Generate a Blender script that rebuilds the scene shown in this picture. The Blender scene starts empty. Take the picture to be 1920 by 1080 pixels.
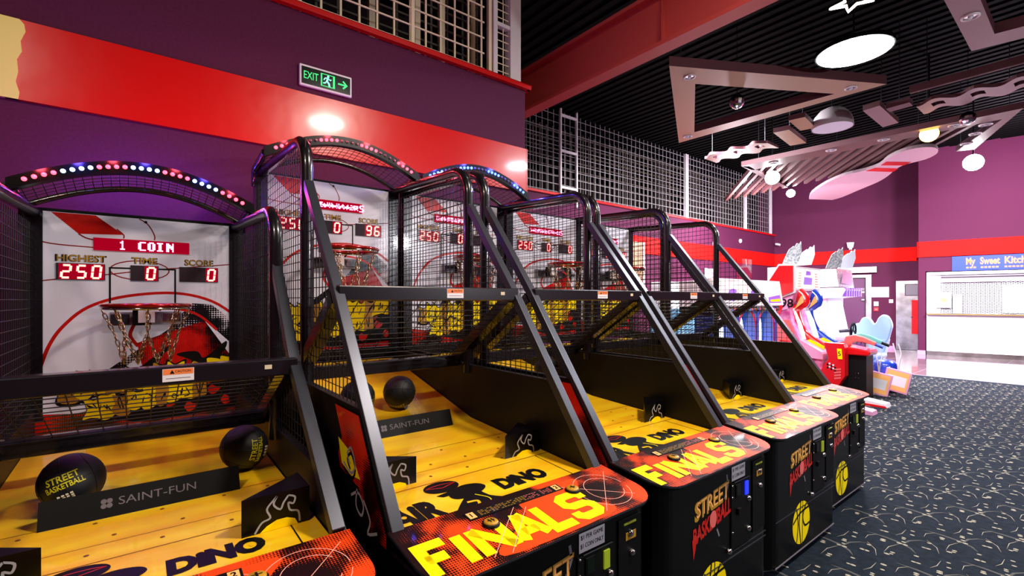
import bpy, math, random
from mathutils import Vector, Matrix
random.seed(7)
S = bpy.context.scene
COL = S.collection
PI = math.pi

# ------------------------------------------------------------------ camera
cam = bpy.data.cameras.new('camera'); camo = bpy.data.objects.new('camera', cam); COL.objects.link(camo)
camo.location = (0, 0, 1.54)
YAW = math.atan(1130/890)
camo.rotation_euler = (PI/2, 0, YAW)
cam.lens = 890/1920*36; cam.sensor_width = 36; cam.shift_y = 22/1920
cam.clip_start = 0.02; cam.clip_end = 100
S.camera = camo
# ------------------------------------------------------------------ world, exposure
w = bpy.data.worlds.new('world'); S.world = w; w.use_nodes = True
w.node_tree.nodes['Background'].inputs[0].default_value = (0.5, 0.42, 0.55, 1)
w.node_tree.nodes['Background'].inputs[1].default_value = 0.03
S.view_settings.view_transform = 'Standard'
S.view_settings.look = 'None'
S.view_settings.exposure = 0.0
S.view_settings.gamma = 1
S.view_settings.use_curve_mapping = False
S.cycles.use_denoising = True
S.cycles.max_bounces = 6
S.cycles.sample_clamp_indirect = 6
S.cycles.caustics_reflective = False
S.cycles.caustics_refractive = False


def light(kind, loc, power, color=(1, 1, 1), size=0.5, target=None, spot=None, blend=0.5):
    l = bpy.data.lights.new('lamp_or_fill_light', kind); l.energy = power; l.color = color
    if kind == 'AREA': l.shape = 'DISK'; l.size = size
    if kind in ('POINT', 'SPOT'): l.shadow_soft_size = size
    if kind == 'SPOT': l.spot_size = math.radians(spot or 60); l.spot_blend = blend
    o = bpy.data.objects.new('lamp_or_fill_light', l); COL.objects.link(o); o.location = loc
    if target is not None:
        o.rotation_euler = (Vector(target)-Vector(loc)).to_track_quat('-Z', 'Y').to_euler()
    return o


# hall lamps (some stand behind the camera) and added fill lights without fixtures
light('AREA', (0.05, 2.4, 4.40), 190, (1, 0.88, 0.76), 0.5, (0.05, 2.4, 0))
light('AREA', (4.3, 5.3, 3.0), 150, (0.95, 0.93, 1), 0.32, (-1.2, 2.4, 0.6))  # added light from the right for the machine fronts
light('AREA', (0.05, -1.6, 4.40), 105, (1, 0.84, 0.72), 0.5, (0.05, -1.6, 0))
light('POINT', (-0.4, 2.3, 4.30), 18, (1, 0.80, 0.70), 0.15)  # added bare light, stands for lamp bounce on the beam
light('POINT', (-1.6, 2.6, 5.2), 30, (1, 0.78, 0.66), 0.15)  # added high fill for the beam and upper fence
light('AREA', (-1.87, 6.55, 4.38), 200, (0.95, 0.97, 1), 0.6, (-1.87, 6.55, 0))
light('AREA', (0.05, 6.4, 4.40), 150, (0.95, 0.95, 1), 0.5, (0.05, 6.4, 0))
light('AREA', (-3.6, 12.0, 4.1), 1000, (1, 0.92, 1), 0.8, (-3.9, 12.6, 0))
light('POINT', (-6.3, 12.6, 3.7), 320, (1, 0.88, 1), 0.3)  # added bare light to brighten the far left wall
light('AREA', (-0.5, 13.2, 4.2), 620, (0.98, 0.95, 1), 0.8, (-1.2, 15.5, 0.8))
light('POINT', (-1.2, 15.4, 4.7), 450, (1, 0.8, 1), 0.3)  # added fill for the wall over the kitchen
light('POINT', (-5.6, 16.0, 4.5), 90, (0.9, 0.8, 1), 0.3)  # added fill for the walls of the far corner
light('AREA', (-4.9, 8.2, 4.9), 420, (1, 0.93, 1), 0.7, (-5.2, 9.6, 0.5))

# ------------------------------------------------------------------ materials
def lin(h):
    if isinstance(h, str):
        h = [int(h[i:i+2], 16)/255 for i in (0, 2, 4)]
    return tuple(((c/12.92) if c <= .04045 else ((c+.055)/1.055)**2.4) for c in h)


def mat(name, col, rough=0.5, metal=0.0, spec=0.5, emit=None, es=1.0, coat=0.0, alpha=None, trans=0.0):
    m = bpy.data.materials.new(name); m.use_nodes = True
    b = m.node_tree.nodes['Principled BSDF']
    c = lin(col) if isinstance(col, str) else col
    b.inputs['Base Color'].default_value = (*c, 1)
    b.inputs['Roughness'].default_value = rough
    b.inputs['Metallic'].default_value = metal
    b.inputs['Specular IOR Level'].default_value = spec
    b.inputs['Coat Weight'].default_value = coat
    b.inputs['Coat Roughness'].default_value = 0.05
    if trans: b.inputs['Transmission Weight'].default_value = trans
    if emit:
        e = lin(emit) if isinstance(emit, str) else emit
        b.inputs['Emission Color'].default_value = (*e, 1)
        b.inputs['Emission Strength'].default_value = es
    return m


def nt(m):
    t = m.node_tree
    return t, t.nodes, t.links, t.nodes['Principled BSDF']


def add_noise_color(m, c1, c2, scale=3.0, lo=0.4, hi=0.6, detail=4, coords='Object', stretch=None):
    t, N, L, b = nt(m)
    tc = N.new('ShaderNodeTexCoord'); n = N.new('ShaderNodeTexNoise'); r = N.new('ShaderNodeValToRGB')
    n.inputs['Scale'].default_value = scale; n.inputs['Detail'].default_value = detail
    src = tc.outputs[coords]
    if stretch:
        mp = N.new('ShaderNodeMapping'); mp.inputs['Scale'].default_value = stretch
        L.new(src, mp.inputs[0]); src = mp.outputs[0]
    L.new(src, n.inputs['Vector']); L.new(n.outputs[0], r.inputs[0])
    r.color_ramp.elements[0].position = lo; r.color_ramp.elements[1].position = hi
    r.color_ramp.elements[0].color = (*lin(c1), 1); r.color_ramp.elements[1].color = (*lin(c2), 1)
    L.new(r.outputs[0], b.inputs['Base Color'])
    return r


def add_bump(m, scale=200, strength=0.1, dist=0.002):
    t, N, L, b = nt(m)
    tc = N.new('ShaderNodeTexCoord'); n = N.new('ShaderNodeTexNoise'); n.inputs['Scale'].default_value = scale
    bp = N.new('ShaderNodeBump'); bp.inputs['Strength'].default_value = strength; bp.inputs['Distance'].default_value = dist
    L.new(tc.outputs['Object'], n.inputs['Vector']); L.new(n.outputs[0], bp.inputs['Height']); L.new(bp.outputs[0], b.inputs['Normal'])


def halftone(m, base, dark, scale=130, bias=0.0, axes='YX', nscale=5.0):
    """printed dot screen: dark dots whose size follows a low noise"""
    t, N, L, b = nt(m)
    tc = N.new('ShaderNodeTexCoord'); mp = N.new('ShaderNodeMapping'); L.new(tc.outputs['Object'], mp.inputs[0])
    mp.inputs['Scale'].default_value = (scale, scale, scale)
    fr = N.new('ShaderNodeVectorMath'); fr.operation = 'FRACTION'; L.new(mp.outputs[0], fr.inputs[0])
    sb = N.new('ShaderNodeVectorMath'); sb.operation = 'SUBTRACT'; L.new(fr.outputs[0], sb.inputs[0]); sb.inputs[1].default_value = (.5, .5, .5)
    ml = N.new('ShaderNodeVectorMath'); ml.operation = 'MULTIPLY'; L.new(sb.outputs[0], ml.inputs[0])
    ml.inputs[1].default_value = tuple(1.0 if a in axes else 0.0 for a in 'XYZ')
    ln = N.new('ShaderNodeVectorMath'); ln.operation = 'LENGTH'; L.new(ml.outputs[0], ln.inputs[0])
    n = N.new('ShaderNodeTexNoise'); n.inputs['Scale'].default_value = nscale; n.inputs['Detail'].default_value = 5; L.new(tc.outputs['Object'], n.inputs['Vector'])
    mr = N.new('ShaderNodeMapRange'); L.new(n.outputs[0], mr.inputs[0])
    mr.inputs[1].default_value = .42-bias; mr.inputs[2].default_value = .66-bias; mr.inputs[3].default_value = 0; mr.inputs[4].default_value = .75
    lt = N.new('ShaderNodeMath'); lt.operation = 'LESS_THAN'; L.new(ln.outputs['Value'], lt.inputs[0]); L.new(mr.outputs[0], lt.inputs[1])
    mx = N.new('ShaderNodeMix'); mx.data_type = 'RGBA'; L.new(lt.outputs[0], mx.inputs[0])
    mx.inputs[6].default_value = (*lin(base), 1); mx.inputs[7].default_value = (*lin(dark), 1)
    L.new(mx.outputs[2], b.inputs['Base Color'])


M = {}
M['black'] = mat('black_paint', '060506', 0.5, spec=.2)
M['blackgloss'] = mat('black_gloss', '030304', 0.3, spec=.3)
M['panel'] = mat('black_panel', '070607', 0.5, spec=.3)
M['tube'] = mat('black_tube', '151217', 0.25, coat=0.5)
M['steelbar'] = mat('dark_steel_bar', '41434c', 0.34, metal=0.6)
M['wire'] = mat('black_wire', '08080a', 0.5)
M['ink'] = mat('black_ink', '040303', 0.5, spec=.25)
M['white'] = mat('white_sheet', 'e6e2e8', 0.3)
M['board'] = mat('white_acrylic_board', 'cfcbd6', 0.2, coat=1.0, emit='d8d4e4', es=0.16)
M['red'] = mat('red_print', 'c81408', 0.3, coat=.6)
M['darkred'] = mat('dark_red_print', '8e0d08', 0.35, coat=.5)
M['yellow'] = mat('yellow_print', 'ffe400', 0.5, spec=.14, coat=.05)
M['gold'] = mat('gold_print', 'b98a1a', 0.4, coat=.3)
M['deck'] = mat('halftone_red_deck', 'e23c10', 0.5, spec=.14, coat=0.06); halftone(M['deck'], 'e8420f', '170403', 115, 0.07)
M['deckplain'] = mat('orange_red_deck', 'ee4512', 0.5, spec=.14, coat=0.06)
M['redhalf'] = mat('halftone_red_board', 'c01208', 0.25, coat=0.8); halftone(M['redhalf'], 'cc150a', '120303', 110, 0.0, 'YZ', 4.0)
M['whitehalf'] = mat('halftone_white_board', 'e0e0e0', 0.25, coat=0.8); halftone(M['whitehalf'], 'd8d4e0', '101014', 75, 0.05, 'YZ', 4.0)
M['sideart'] = mat('side_art_red', 'd02010', 0.3, coat=.5); halftone(M['sideart'], 'de2c14', '140302', 120, -0.02, 'XZ', 4.0)
M['wood'] = mat('yellow_wood_print', 'f2b010', 0.3, coat=.6); add_noise_color(M['wood'], 'f2ac12', 'ffd61a', 2.2, .3, .7, 5, stretch=(6, 1, 1))
M['woodline'] = mat('wood_seam', '7a3a08', 0.5)
M['thinline'] = mat('pink_line', 'ffb0a0', 0.4)
M['led_off'] = mat('led_off', '66606c', 0.2)
M['led_red'] = mat('led_red', 'ff2030', 0.3, emit=(1, .035, .06), es=10)
M['led_blue'] = mat('led_blue', '2030ff', 0.3, emit=(.05, .11, 1), es=10)
M['led_ice'] = mat('led_ice', '60a0ff', 0.3, emit=(.22, .42, 1), es=8)
M['digit'] = mat('digit_red', 'ff4040', 0.3, emit=(1, .22, .18), es=4.5)
M['dot'] = mat('dot_pink', 'ff60a0', 0.3, emit=(1, .22, .42), es=4.5)
M['dispred'] = mat('display_red_glass', '7a0010', 0.1, emit=(.5, .0, .02), es=.55)
M['dispgrey'] = mat('display_grey_glass', '3a3238', 0.1, coat=.5)
M['chrome'] = mat('chrome', 'd0d0d0', 0.12, metal=1)
M['brasschain'] = mat('chain_metal', 'c9b090', 0.22, metal=1)
M['rimred'] = mat('rim_red', 'b01414', 0.2, metal=.6, coat=1)
M['ball'] = mat('ball_black', '14171a', 0.5); add_bump(M['ball'], 900, .5, .001)
M['ballrib'] = mat('ball_rib', '050506', 0.5)
M['ballyellow'] = mat('ball_yellow', 'd8d020', 0.4)
M['wall'] = mat('purple_paint', '50183e', 0.75, spec=.25); add_noise_color(M['wall'], '4e1636', '58193e', 60, .3, .7); add_bump(M['wall'], 260, .12)
M['strip'] = mat('red_gloss_strip', 'd40808', 0.26, spec=.4, coat=.22); add_bump(M['strip'], 5, .14, .012); M['strip'].node_tree.nodes['Principled BSDF'].inputs['Coat Roughness'].default_value = .09
M['stripfar'] = mat('red_strip_far', 'dc0e08', 0.7, spec=.15)
M['redtrim'] = mat('red_trim', 'c80a0c', 0.5, spec=.25)
M['yellowpaint'] = mat('yellow_paint', 'f6ec80', 0.7)
M['maroon'] = mat('maroon_beam', 'c44a44', 0.5)
M['fence'] = mat('white_wire_fence', 'a39ea2', 0.5)
M['fencecream'] = mat('cream_wire_fence', 'f0e0bc', 0.45)
M['fencedark'] = mat('dark_wire_fence', '4a4238', 0.6)
M['whitepaint'] = mat('white_paint', 'e4dee0', 0.4)
M['ceil'] = mat('black_ceiling', '030303', 0.9, spec=.08)
M['darkroom'] = mat('dark_room', '1b1110', 0.8)
M['slat'] = mat('mauve_board', '8f6a70', 0.5)
M['tan'] = mat('tan_board', 'a8835f', 0.45)
M['canopy'] = mat('brown_canopy', '6b4640', 0.5)
M['slatedge'] = mat('mauve_board_edge', '5f353c', 0.6)
M['tile'] = mat('floor_tile', '7c6a70', 0.08, coat=.5)
M['lampw'] = mat('lamp_white', 'ffffff', 0.5, emit=(1, 1, 1), es=14)
M['spotw'] = mat('spot_white', 'ffffff', 0.5, emit=(.92, .97, 1), es=80)
M['spoto'] = mat('spot_orange', 'ffd080', 0.5, emit=(1, .50, .10), es=14)
M['neon'] = mat('neon_star', 'ffe8d8', 0.5, emit=(1, .78, .66), es=8)
M['exitgreen'] = mat('exit_green', '20d060', 0.5, emit=(.03, .75, .18), es=1.3)
M['exitglow'] = mat('exit_glow', '60ffc0', 0.5, emit=(.2, 1, .6), es=1.8)
M['exitdark'] = mat('exit_dark', '04120a', 0.15)
M['stainless'] = mat('stainless', 'c0b8b4', 0.28, metal=1); add_noise_color(M['stainless'], '9a918c', 'e6dedc', 3, .3, .7)
M['counter'] = mat('counter_white', 'f3e8f6', 0.35)
M['boardglow'] = mat('white_board_glow', 'ffffff', 0.5, emit=(.95, .97, 1), es=1.5)  # glow added so the blank board looks overexposed
M['signblue'] = mat('sign_blue', '3448a0', 0.4, spec=.2, emit=(.03, .06, .35), es=.3)
M['signorange'] = mat('sign_orange', 'ff7a40', 0.4, emit=(1, .2, .05), es=.5)
M['pink'] = mat('pink_laminate', 'e8a0c8', 0.4)
M['hotpink'] = mat('pink_art', 'd65a94', 0.4); add_noise_color(M['hotpink'], 'c24080', 'f0a0c8', 7, .35, .65)
M['bluepl'] = mat('blue_plastic', '1c3fb4', 0.25, coat=.5)
M['redpl'] = mat('red_plastic', 'd81218', 0.25, coat=.5)
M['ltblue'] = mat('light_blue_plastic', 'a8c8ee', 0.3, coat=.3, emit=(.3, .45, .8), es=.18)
M['screen'] = mat('white_screen', 'ffffff', 0.3, emit=(.9, .96, 1), es=2.2)
M['blueglow'] = mat('glowing_blue_panel', '80c0e8', 0.3, emit=(.25, .5, .8), es=.9)  # glow put into the colour of a cabinet body and a back panel
M['marquee'] = mat('marquee_face', 'ffe6f2', 0.3, emit=(1, .75, .85), es=.55); add_noise_color(M['marquee'], 'f6d0e4', 'fff6dc', 6, .35, .65)
M['purpleart'] = mat('purple_art', '8a50c8', 0.3, emit=(.25, .1, .6), es=.5)
M['silverart'] = mat('hologram_silver', 'c8ccd4', 0.3, metal=.4); add_noise_color(M['silverart'], 'a8b0b4', 'f0f2f6', 30, .4, .6)
M['whitefin'] = mat('white_fin', 'e8ecf8', 0.35)
M['teal'] = mat('teal_plastic', '60b8b0', 0.35)
M['salmon'] = mat('salmon_plastic', 'e86a66', 0.35)
M['tagorange'] = mat('orange_card', 'ffb868', 0.45)
M['cable'] = mat('white_cable', 'd8d0d8', 0.5)
M['grey'] = mat('grey_sheet', '807a84', 0.4)
M['dimgrey'] = mat('dim_grey_print', '5c565e', 0.6)
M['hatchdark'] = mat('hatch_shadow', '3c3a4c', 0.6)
M['doorpurple'] = mat('door_purple', '5a2050', 0.5)
M['pinkbase'] = mat('pink_baseboard', 'd890c0', 0.5)
M['glass'] = mat('clear_acrylic', 'ffffff', 0.03, trans=1.0, spec=.5)
M['warn'] = mat('orange_label', 'f08040', 0.5)
M['greenlens'] = mat('olive_lens', '8a9a20', 0.2, emit=(.3, .4, .02), es=.25)
M['bluelens'] = mat('blue_lens', '2030e0', 0.2, emit=(.02, .04, 1), es=1.0)
M['flameart'] = mat('grey_flame_line', '9a9aa0', 0.4)
M['dirty'] = mat('dust_white', 'd8c8a8', 0.7)

# wood seam / carpet materials
m = M['carpet'] = mat('carpet_blue_grey', '1b2630', 0.95, spec=.1)
add_noise_color(m, '10171f', '1c2530', 25, .3, .7)
M['carpetlight'] = mat('carpet_fleck', '9c9686', 0.95, spec=.1)
M['carpetgrey'] = mat('carpet_stroke', '50504e', 0.95, spec=.1)

# ------------------------------------------------------------------ mesh builder
class MB:
    def __init__(s): s.v = []; s.f = []; s.m = []; s.mi = []; s.sm = []
    def _m(s, m):
        if isinstance(m, str): m = M[m]
        if m not in s.m: s.m.append(m)
        return s.m.index(m)
    def face(s, pts, m, smooth=False):
        i = len(s.v); s.v += [tuple(p) for p in pts]; s.f.append(list(range(i, i+len(pts)))); s.mi.append(s._m(m)); s.sm.append(smooth)
    def raw(s, vs, fs, m, smooth=False):
        i = len(s.v); s.v += [tuple(p) for p in vs]; k = s._m(m)
        for f in fs: s.f.append([i+a for a in f]); s.mi.append(k); s.sm.append(smooth)
    def box(s, x0, x1, y0, y1, z0, z1, m):
        if x0 > x1: x0, x1 = x1, x0
        if y0 > y1: y0, y1 = y1, y0
        if z0 > z1: z0, z1 = z1, z0
        v = [(x, y, z) for z in (z0, z1) for y in (y0, y1) for x in (x0, x1)]
        s.raw(v, [(0, 2, 3, 1), (4, 5, 7, 6), (0, 1, 5, 4), (2, 6, 7, 3), (0, 4, 6, 2), (1, 3, 7, 5)], m)
    def prism(s, pts, fr, t0, t1, m, ms=None):
        """2D outline pts in frame fr=(O,u,v), from n*t0 to n*t1"""
        O, u, v = fr; n = u.cross(v)
        a = [O+u*p[0]+v*p[1]+n*t0 for p in pts]; b = [O+u*p[0]+v*p[1]+n*t1 for p in pts]; k = len(pts)
        area = sum(pts[i][0]*pts[(i+1) % k][1]-pts[(i+1) % k][0]*pts[i][1] for i in range(k))
        if (area < 0) != (t1 < t0): a.reverse(); b.reverse()
        s.raw(a+b, [list(range(k))[::-1], [k+i for i in range(k)]], m)
        s.raw(a+b, [(i, (i+1) % k, k+(i+1) % k, k+i) for i in range(k)], ms or m)
    def flat(s, pts, fr, off, m):
        O, u, v = fr; n = u.cross(v)
        area = sum(pts[i][0]*pts[(i+1) % len(pts)][1]-pts[(i+1) % len(pts)][0]*pts[i][1] for i in range(len(pts)))
        if area < 0: pts = pts[::-1]
        s.face([O+u*p[0]+v*p[1]+n*off for p in pts], m)
    def ribbon(s, pts, wd, fr, off, m, closed=False, taper=None):
        """flat stroke along a 2D path, mitred"""
        k = len(pts); L = []; R = []
        for i in range(k):
            p = Vector(pts[i]); a = Vector(pts[(i-1) % k]) if (i > 0 or closed) else None; b = Vector(pts[(i+1) % k]) if (i < k-1 or closed) else None
            d1 = (p-a).normalized() if a is not None else None; d2 = (b-p).normalized() if b is not None else None
            if d1 is None: d1 = d2
            if d2 is None: d2 = d1
            t = (d1+d2)
            if t.length < 1e-6: t = d1
            t.normalize(); nn = Vector((-t.y, t.x)); c = max(.35, nn.dot(Vector((-d1.y, d1.x))))
            h = wd/2/c
            if taper: h *= taper[i]
            L.append(p+nn*h); R.append(p-nn*h)
        O, u, v = fr; n = u.cross(v); vs = [O+u*q[0]+v*q[1]+n*off for q in L+R]
        rng = range(k) if closed else range(k-1)
        s.raw(vs, [(k+i, k+(i+1) % k, (i+1) % k, i) for i in rng], m)
    def disc(s, c, rx, ry, fr, off, m, n=20, rot=0):
        s.flat([(c[0]+rx*math.cos(rot+2*PI*i/n)*1.0, c[1]+ry*math.sin(rot+2*PI*i/n)) for i in range(n)], fr, off, m)
    def tube(s, path, r, m, n=8, closed=False, caps=True, square=False, rr=None):
        P = [Vector(p) for p in path]; k = len(P); rings = []
        T = []
        for i in range(k):
            a = P[(i-1) % k] if (i > 0 or closed) else P[i]; b = P[(i+1) % k] if (i < k-1 or closed) else P[i]
            T.append((b-a).normalized())
        up = Vector((0, 0, 1)) if abs(T[0].z) < .9 else Vector((0, 1, 0))
        if square and abs(T[0].y) < .9: up = Vector((0, 1, 0))
        N = (up-T[0]*up.dot(T[0])).normalized(); vs = []
        for i in range(k):
            N = (N-T[i]*N.dot(T[i])); N.normalize(); B = T[i].cross(N)
            rad = rr[i] if rr else r
            for j in range(n):
                a = 2*PI*(j+(.5 if square else 0))/n; vs.append(P[i]+(N*math.cos(a)+B*math.sin(a))*rad*(math.sqrt(2) if square else 1))
        fs = []
        for i in range(k if closed else k-1):
            for j in range(n):
                a = i*n+j; b = i*n+(j+1) % n; c = ((i+1) % k)*n+(j+1) % n; d = ((i+1) % k)*n+j
                fs.append((a, b, c, d))
        s.raw(vs, fs, m, smooth=not square)
        if caps and not closed:
            s.raw(vs[:n], [tuple(range(n))[::-1]], m); s.raw(vs[-n:], [tuple(range(n))], m)
    def lathe(s, prof, c, m, n=20, axis='Z', smooth=True):
        vs = []
        for r, h in prof:
            for j in range(n):
                a = 2*PI*j/n; x, y = r*math.cos(a), r*math.sin(a)
                p = {'Z': (x, y, h), 'X': (h, x, y), 'Y': (y, h, x)}[axis]
                vs.append((c[0]+p[0], c[1]+p[1], c[2]+p[2]))
        fs = [(i*n+j, i*n+(j+1) % n, (i+1)*n+(j+1) % n, (i+1)*n+j) for i in range(len(prof)-1) for j in range(n)]
        s.raw(vs, fs, m, smooth)
    def sphere(s, c, r, m, n=24, k=14, sc=(1, 1, 1)):
        prof = [(max(1e-5, r*math.sin(PI*i/k)), -r*math.cos(PI*i/k)) for i in range(k+1)]
        i0 = len(s.v); s.lathe(prof, (0, 0, 0), m, n)
        for i in range(i0, len(s.v)):
            v = s.v[i]; s.v[i] = (c[0]+v[0]*sc[0], c[1]+v[1]*sc[1], c[2]+v[2]*sc[2])
    def torus(s, c, R, r, m, n=32, k=8, axis='Z', sc=(1, 1)):
        pts = []
        for i in range(n):
            a = 2*PI*i/n; x, y = R*math.cos(a)*sc[0], R*math.sin(a)*sc[1]
            pts.append({'Z': (c[0]+x, c[1]+y, c[2]), 'X': (c[0], c[1]+x, c[2]+y), 'Y': (c[0]+x, c[1], c[2]+y)}[axis])
        s.tube(pts, r, m, k, closed=True)
    def text(s, txt, c, size, fr, off, m, bold=0.0, align='CENTER', sx=1.0, shear=0.0, skew=0.0, fit=None, space=1.0):
        vs, fs, w = glyphs(txt, bold, align, space)
        if fit: sx = fit/(w*size)
        O, u, v = fr; n = u.cross(v)
        s.raw([O+u*(c[0]+(x*sx+y*shear)*size)+v*(c[1]+(y+x*skew)*size)+n*off for x, y in vs], fs, m)
    def build(s, name, parent=None, loc=None, bevel=0, rot=None):
        me = bpy.data.meshes.new(name); me.from_pydata(s.v, [], s.f)
        for mm in s.m: me.materials.append(mm)
        me.polygons.foreach_set('material_index', s.mi); me.polygons.foreach_set('use_smooth', s.sm); me.update()
        o = bpy.data.objects.new(name, me); COL.objects.link(o)
        if parent: o.parent = parent
        if loc: o.location = loc
        if rot: o.rotation_euler = rot
        if bevel:
            b = o.modifiers.new('bevel', 'BEVEL'); b.width = bevel; b.segments = 2; b.limit_method = 'ANGLE'; b.angle_limit = math.radians(40)
            wd = o.modifiers.new('weld', 'WELD'); wd.merge_threshold = 0.00005
            while o.modifiers[0].name != 'weld':
                o.modifiers.move(o.modifiers.find('weld'), 0)
        return o


_g = {}
def glyphs(txt, bold, align, space):
    key = (txt, bold, align, space)
    if key not in _g:
        c = bpy.data.curves.new('lettering', 'FONT'); c.body = txt; c.size = 1; c.offset = bold; c.align_x = align; c.align_y = 'CENTER'
        c.resolution_u = 3; c.fill_mode = 'FRONT'; c.space_character = space
        o = bpy.data.objects.new('lettering', c); COL.objects.link(o)
        bpy.context.view_layer.update()
        me = bpy.data.meshes.new_from_object(o.evaluated_get(bpy.context.evaluated_depsgraph_get()))
        vs = [(v.co.x, v.co.y) for v in me.vertices]; fs = []
        for p in me.polygons:
            q = list(p.vertices)
            if p.normal.z < 0: q.reverse()
            fs.append(q)
        xs = [a[0] for a in vs] or [0, 1]
        _g[key] = (vs, fs, max(xs)-min(xs))
        bpy.data.objects.remove(o); bpy.data.curves.remove(c); bpy.data.meshes.remove(me)
    return _g[key]


V = Vector
def FR(O, u, v): return (V(O), V(u), V(v))
def thing(name, label, cat, loc, group=None, rz=0):
    o = bpy.data.objects.new(name, None); COL.objects.link(o); o.location = loc; o.rotation_euler = (0, 0, rz)
    o.empty_display_size = .1
    return tag(o, label, cat, group)
def tag(o, label, cat, group=None):
    o['label'] = label; o['category'] = cat
    if group: o['group'] = group
    return o
def struct(o): o['kind'] = 'structure'; return o


def arcpts(cx, cy, r, a0, a1, n=10, ry=None):
    ry = ry or r
    return [(cx+r*math.cos(math.radians(a0+(a1-a0)*i/n)), cy+ry*math.sin(math.radians(a0+(a1-a0)*i/n))) for i in range(n+1)]
def smoothpath(pts, n=5, closed=False):
    k = len(pts); out = []
    for i in range(k if closed else k-1):
        g = lambda j: pts[j % k] if closed else pts[max(0, min(k-1, j))]
        p0, p1, p2, p3 = g(i-1), g(i), g(i+1), g(i+2)
        for q in range(n):
            t = q/n
            out.append(tuple(.5*((2*p1[a])+(-p0[a]+p2[a])*t+(2*p0[a]-5*p1[a]+4*p2[a]-p3[a])*t*t+(-p0[a]+3*p1[a]-3*p2[a]+p3[a])*t**3) for a in range(len(p1))))
    if not closed: out.append(tuple(pts[-1]))
    return out

# ================================================================== SETTING
# floor: carpet with woven flecks up to Y=12.5, then tiles
CARPET_END = 12.5
b = MB()
b.box(-3.95, 6, -4, 3.3, -.1, 0, 'carpet'); b.box(-7.5, 6, 3.3, CARPET_END, -.1, 0, 'carpet')
F0 = FR((0, 0, 0), (1, 0, 0), (0, 1, 0))
cu, cv = .46, .335
rnd = random.Random(3)
def motif(x, y):
    def P(px, py): return (x+.62*px-.78*py*1.05, y+.78*px+.62*py*1.05)
    # broad grey fans (long curved wedges)
    st = [P(-.02, -.12), P(.00, -.06), P(-.01, .01), P(-.05, .08), P(-.11, .15)]
    b.ribbon(st, .020, F0, .0012, 'carpetgrey', taper=[.1, .7, 1, .8, .15])
    st = [P(.01, .0), P(.07, .03), P(.14, .035), P(.20, .01)]
    b.ribbon(st, .013, F0, .0012, 'carpetgrey', taper=[.9, 1, .6, .1])
    # thin bright strokes
    for q in (((-.2, -.1), (-.12, -.04), (-.03, -.01)), ((.12, -.12), (.17, -.05), (.19, .04)), ((-.19, .06), (-.14, .10), (-.07, .11)), ((.04, .10), (.1, .12), (.17, .17))):
        b.ribbon([P(*a) for a in q], .0042, F0, .0014, 'carpetlight', taper=[.2, 1, .3])
    for (dx, dy) in ((-.17, -.12), (-.15, -.105), (-.04, -.145), (.09, -.05), (.105, -.065), (.20, -.10), (-.10, .03), (-.085, .045), (-.20, .13), (.05, .05), (.065, .065), (.15, .10), (.0, .16), (.015, .145), (.17, .0), (-.02, .0), (.0, -.02), (.02, .015)):
        r = .0075+.0035*rnd.random()
        b.disc(P(dx, dy), r*1.5, r, F0, .0016, 'carpetlight', 6, rot=.6)
for i in range(-3, 16):
    for j in range(0, 38):
        x = -2.9+i*cu+(j % 2)*cu*.5; y = .9+j*cv*.96
        if y > CARPET_END-.3 or y < .6: continue
        if x < -1.12 and y < 4.9: continue
        motif(x, y)
struct(b.build('floor'))
b = MB(); b.box(-7.6, 6, CARPET_END, 20, -.1, .002, 'tile')
for k in range(0, 14): b.box(-7.6+k*1.0, -7.594+k*1.0, CARPET_END, 20, .0, .0026, 'grey')
for k in range(0, 8): b.box(-7.6, 6, CARPET_END+k*1.0, CARPET_END+.006+k*1.0, .0, .0026, 'grey')
o = struct(b.build('floor_tiles'))
b = MB(); b.box(-7.5, 6, CARPET_END-.03, CARPET_END+.02, 0, .008, 'grey'); struct(b.build('trim_1'))

# near wall block (holds the upper play deck)
b = MB(); b.box(-7.5, -3.95, -4, 3.29, 0, 3.80, 'wall'); struct(b.build('wall_left'))
b = MB(); b.box(-3.95, -3.925, -.60, 3.295, 2.70, 3.165, 'strip'); b.box(-7.5, -3.925, 3.29, 3.305, 2.70, 3.165, 'strip')
# uneven yellow end of the strip
ypts = [(-4.0, 2.70), (-.545, 2.70), (-.54, 2.74), (-.555, 2.80), (-.545, 2.86), (-.55, 2.93), (-.53, 2.98), (-.535, 3.04), (-.515, 3.10), (-.52, 3.14), (-.54, 3.165), (-4.0, 3.165)]
b.prism(ypts, FR((-3.95, 0, 0), (0, 1, 0), (0, 0, 1)), 0, .027, 'yellowpaint')
struct(b.build('trim_2'))
b = MB(); b.box(-3.95, -3.90, -4, 3.34, 3.80, 3.85, 'redtrim'); b.box(-7.5, -3.90, 3.29, 3.34, 3.80, 3.85, 'redtrim'); struct(b.build('trim_3', bevel=.006))
# far left wall
b = MB(); b.box(-7.8, -7.5, 3.29, 18.2, 0, 3.80, 'wall'); struct(b.build('wall_far_left'))
b = MB(); b.box(-7.5, -7.475, 3.3, 17.8, 2.72, 3.16, 'stripfar'); struct(b.build('trim_4'))
b = MB(); b.box(-7.5, -7.45, 3.3, 17.8, 3.80, 3.85, 'redtrim'); struct(b.build('trim_5'))
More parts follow.
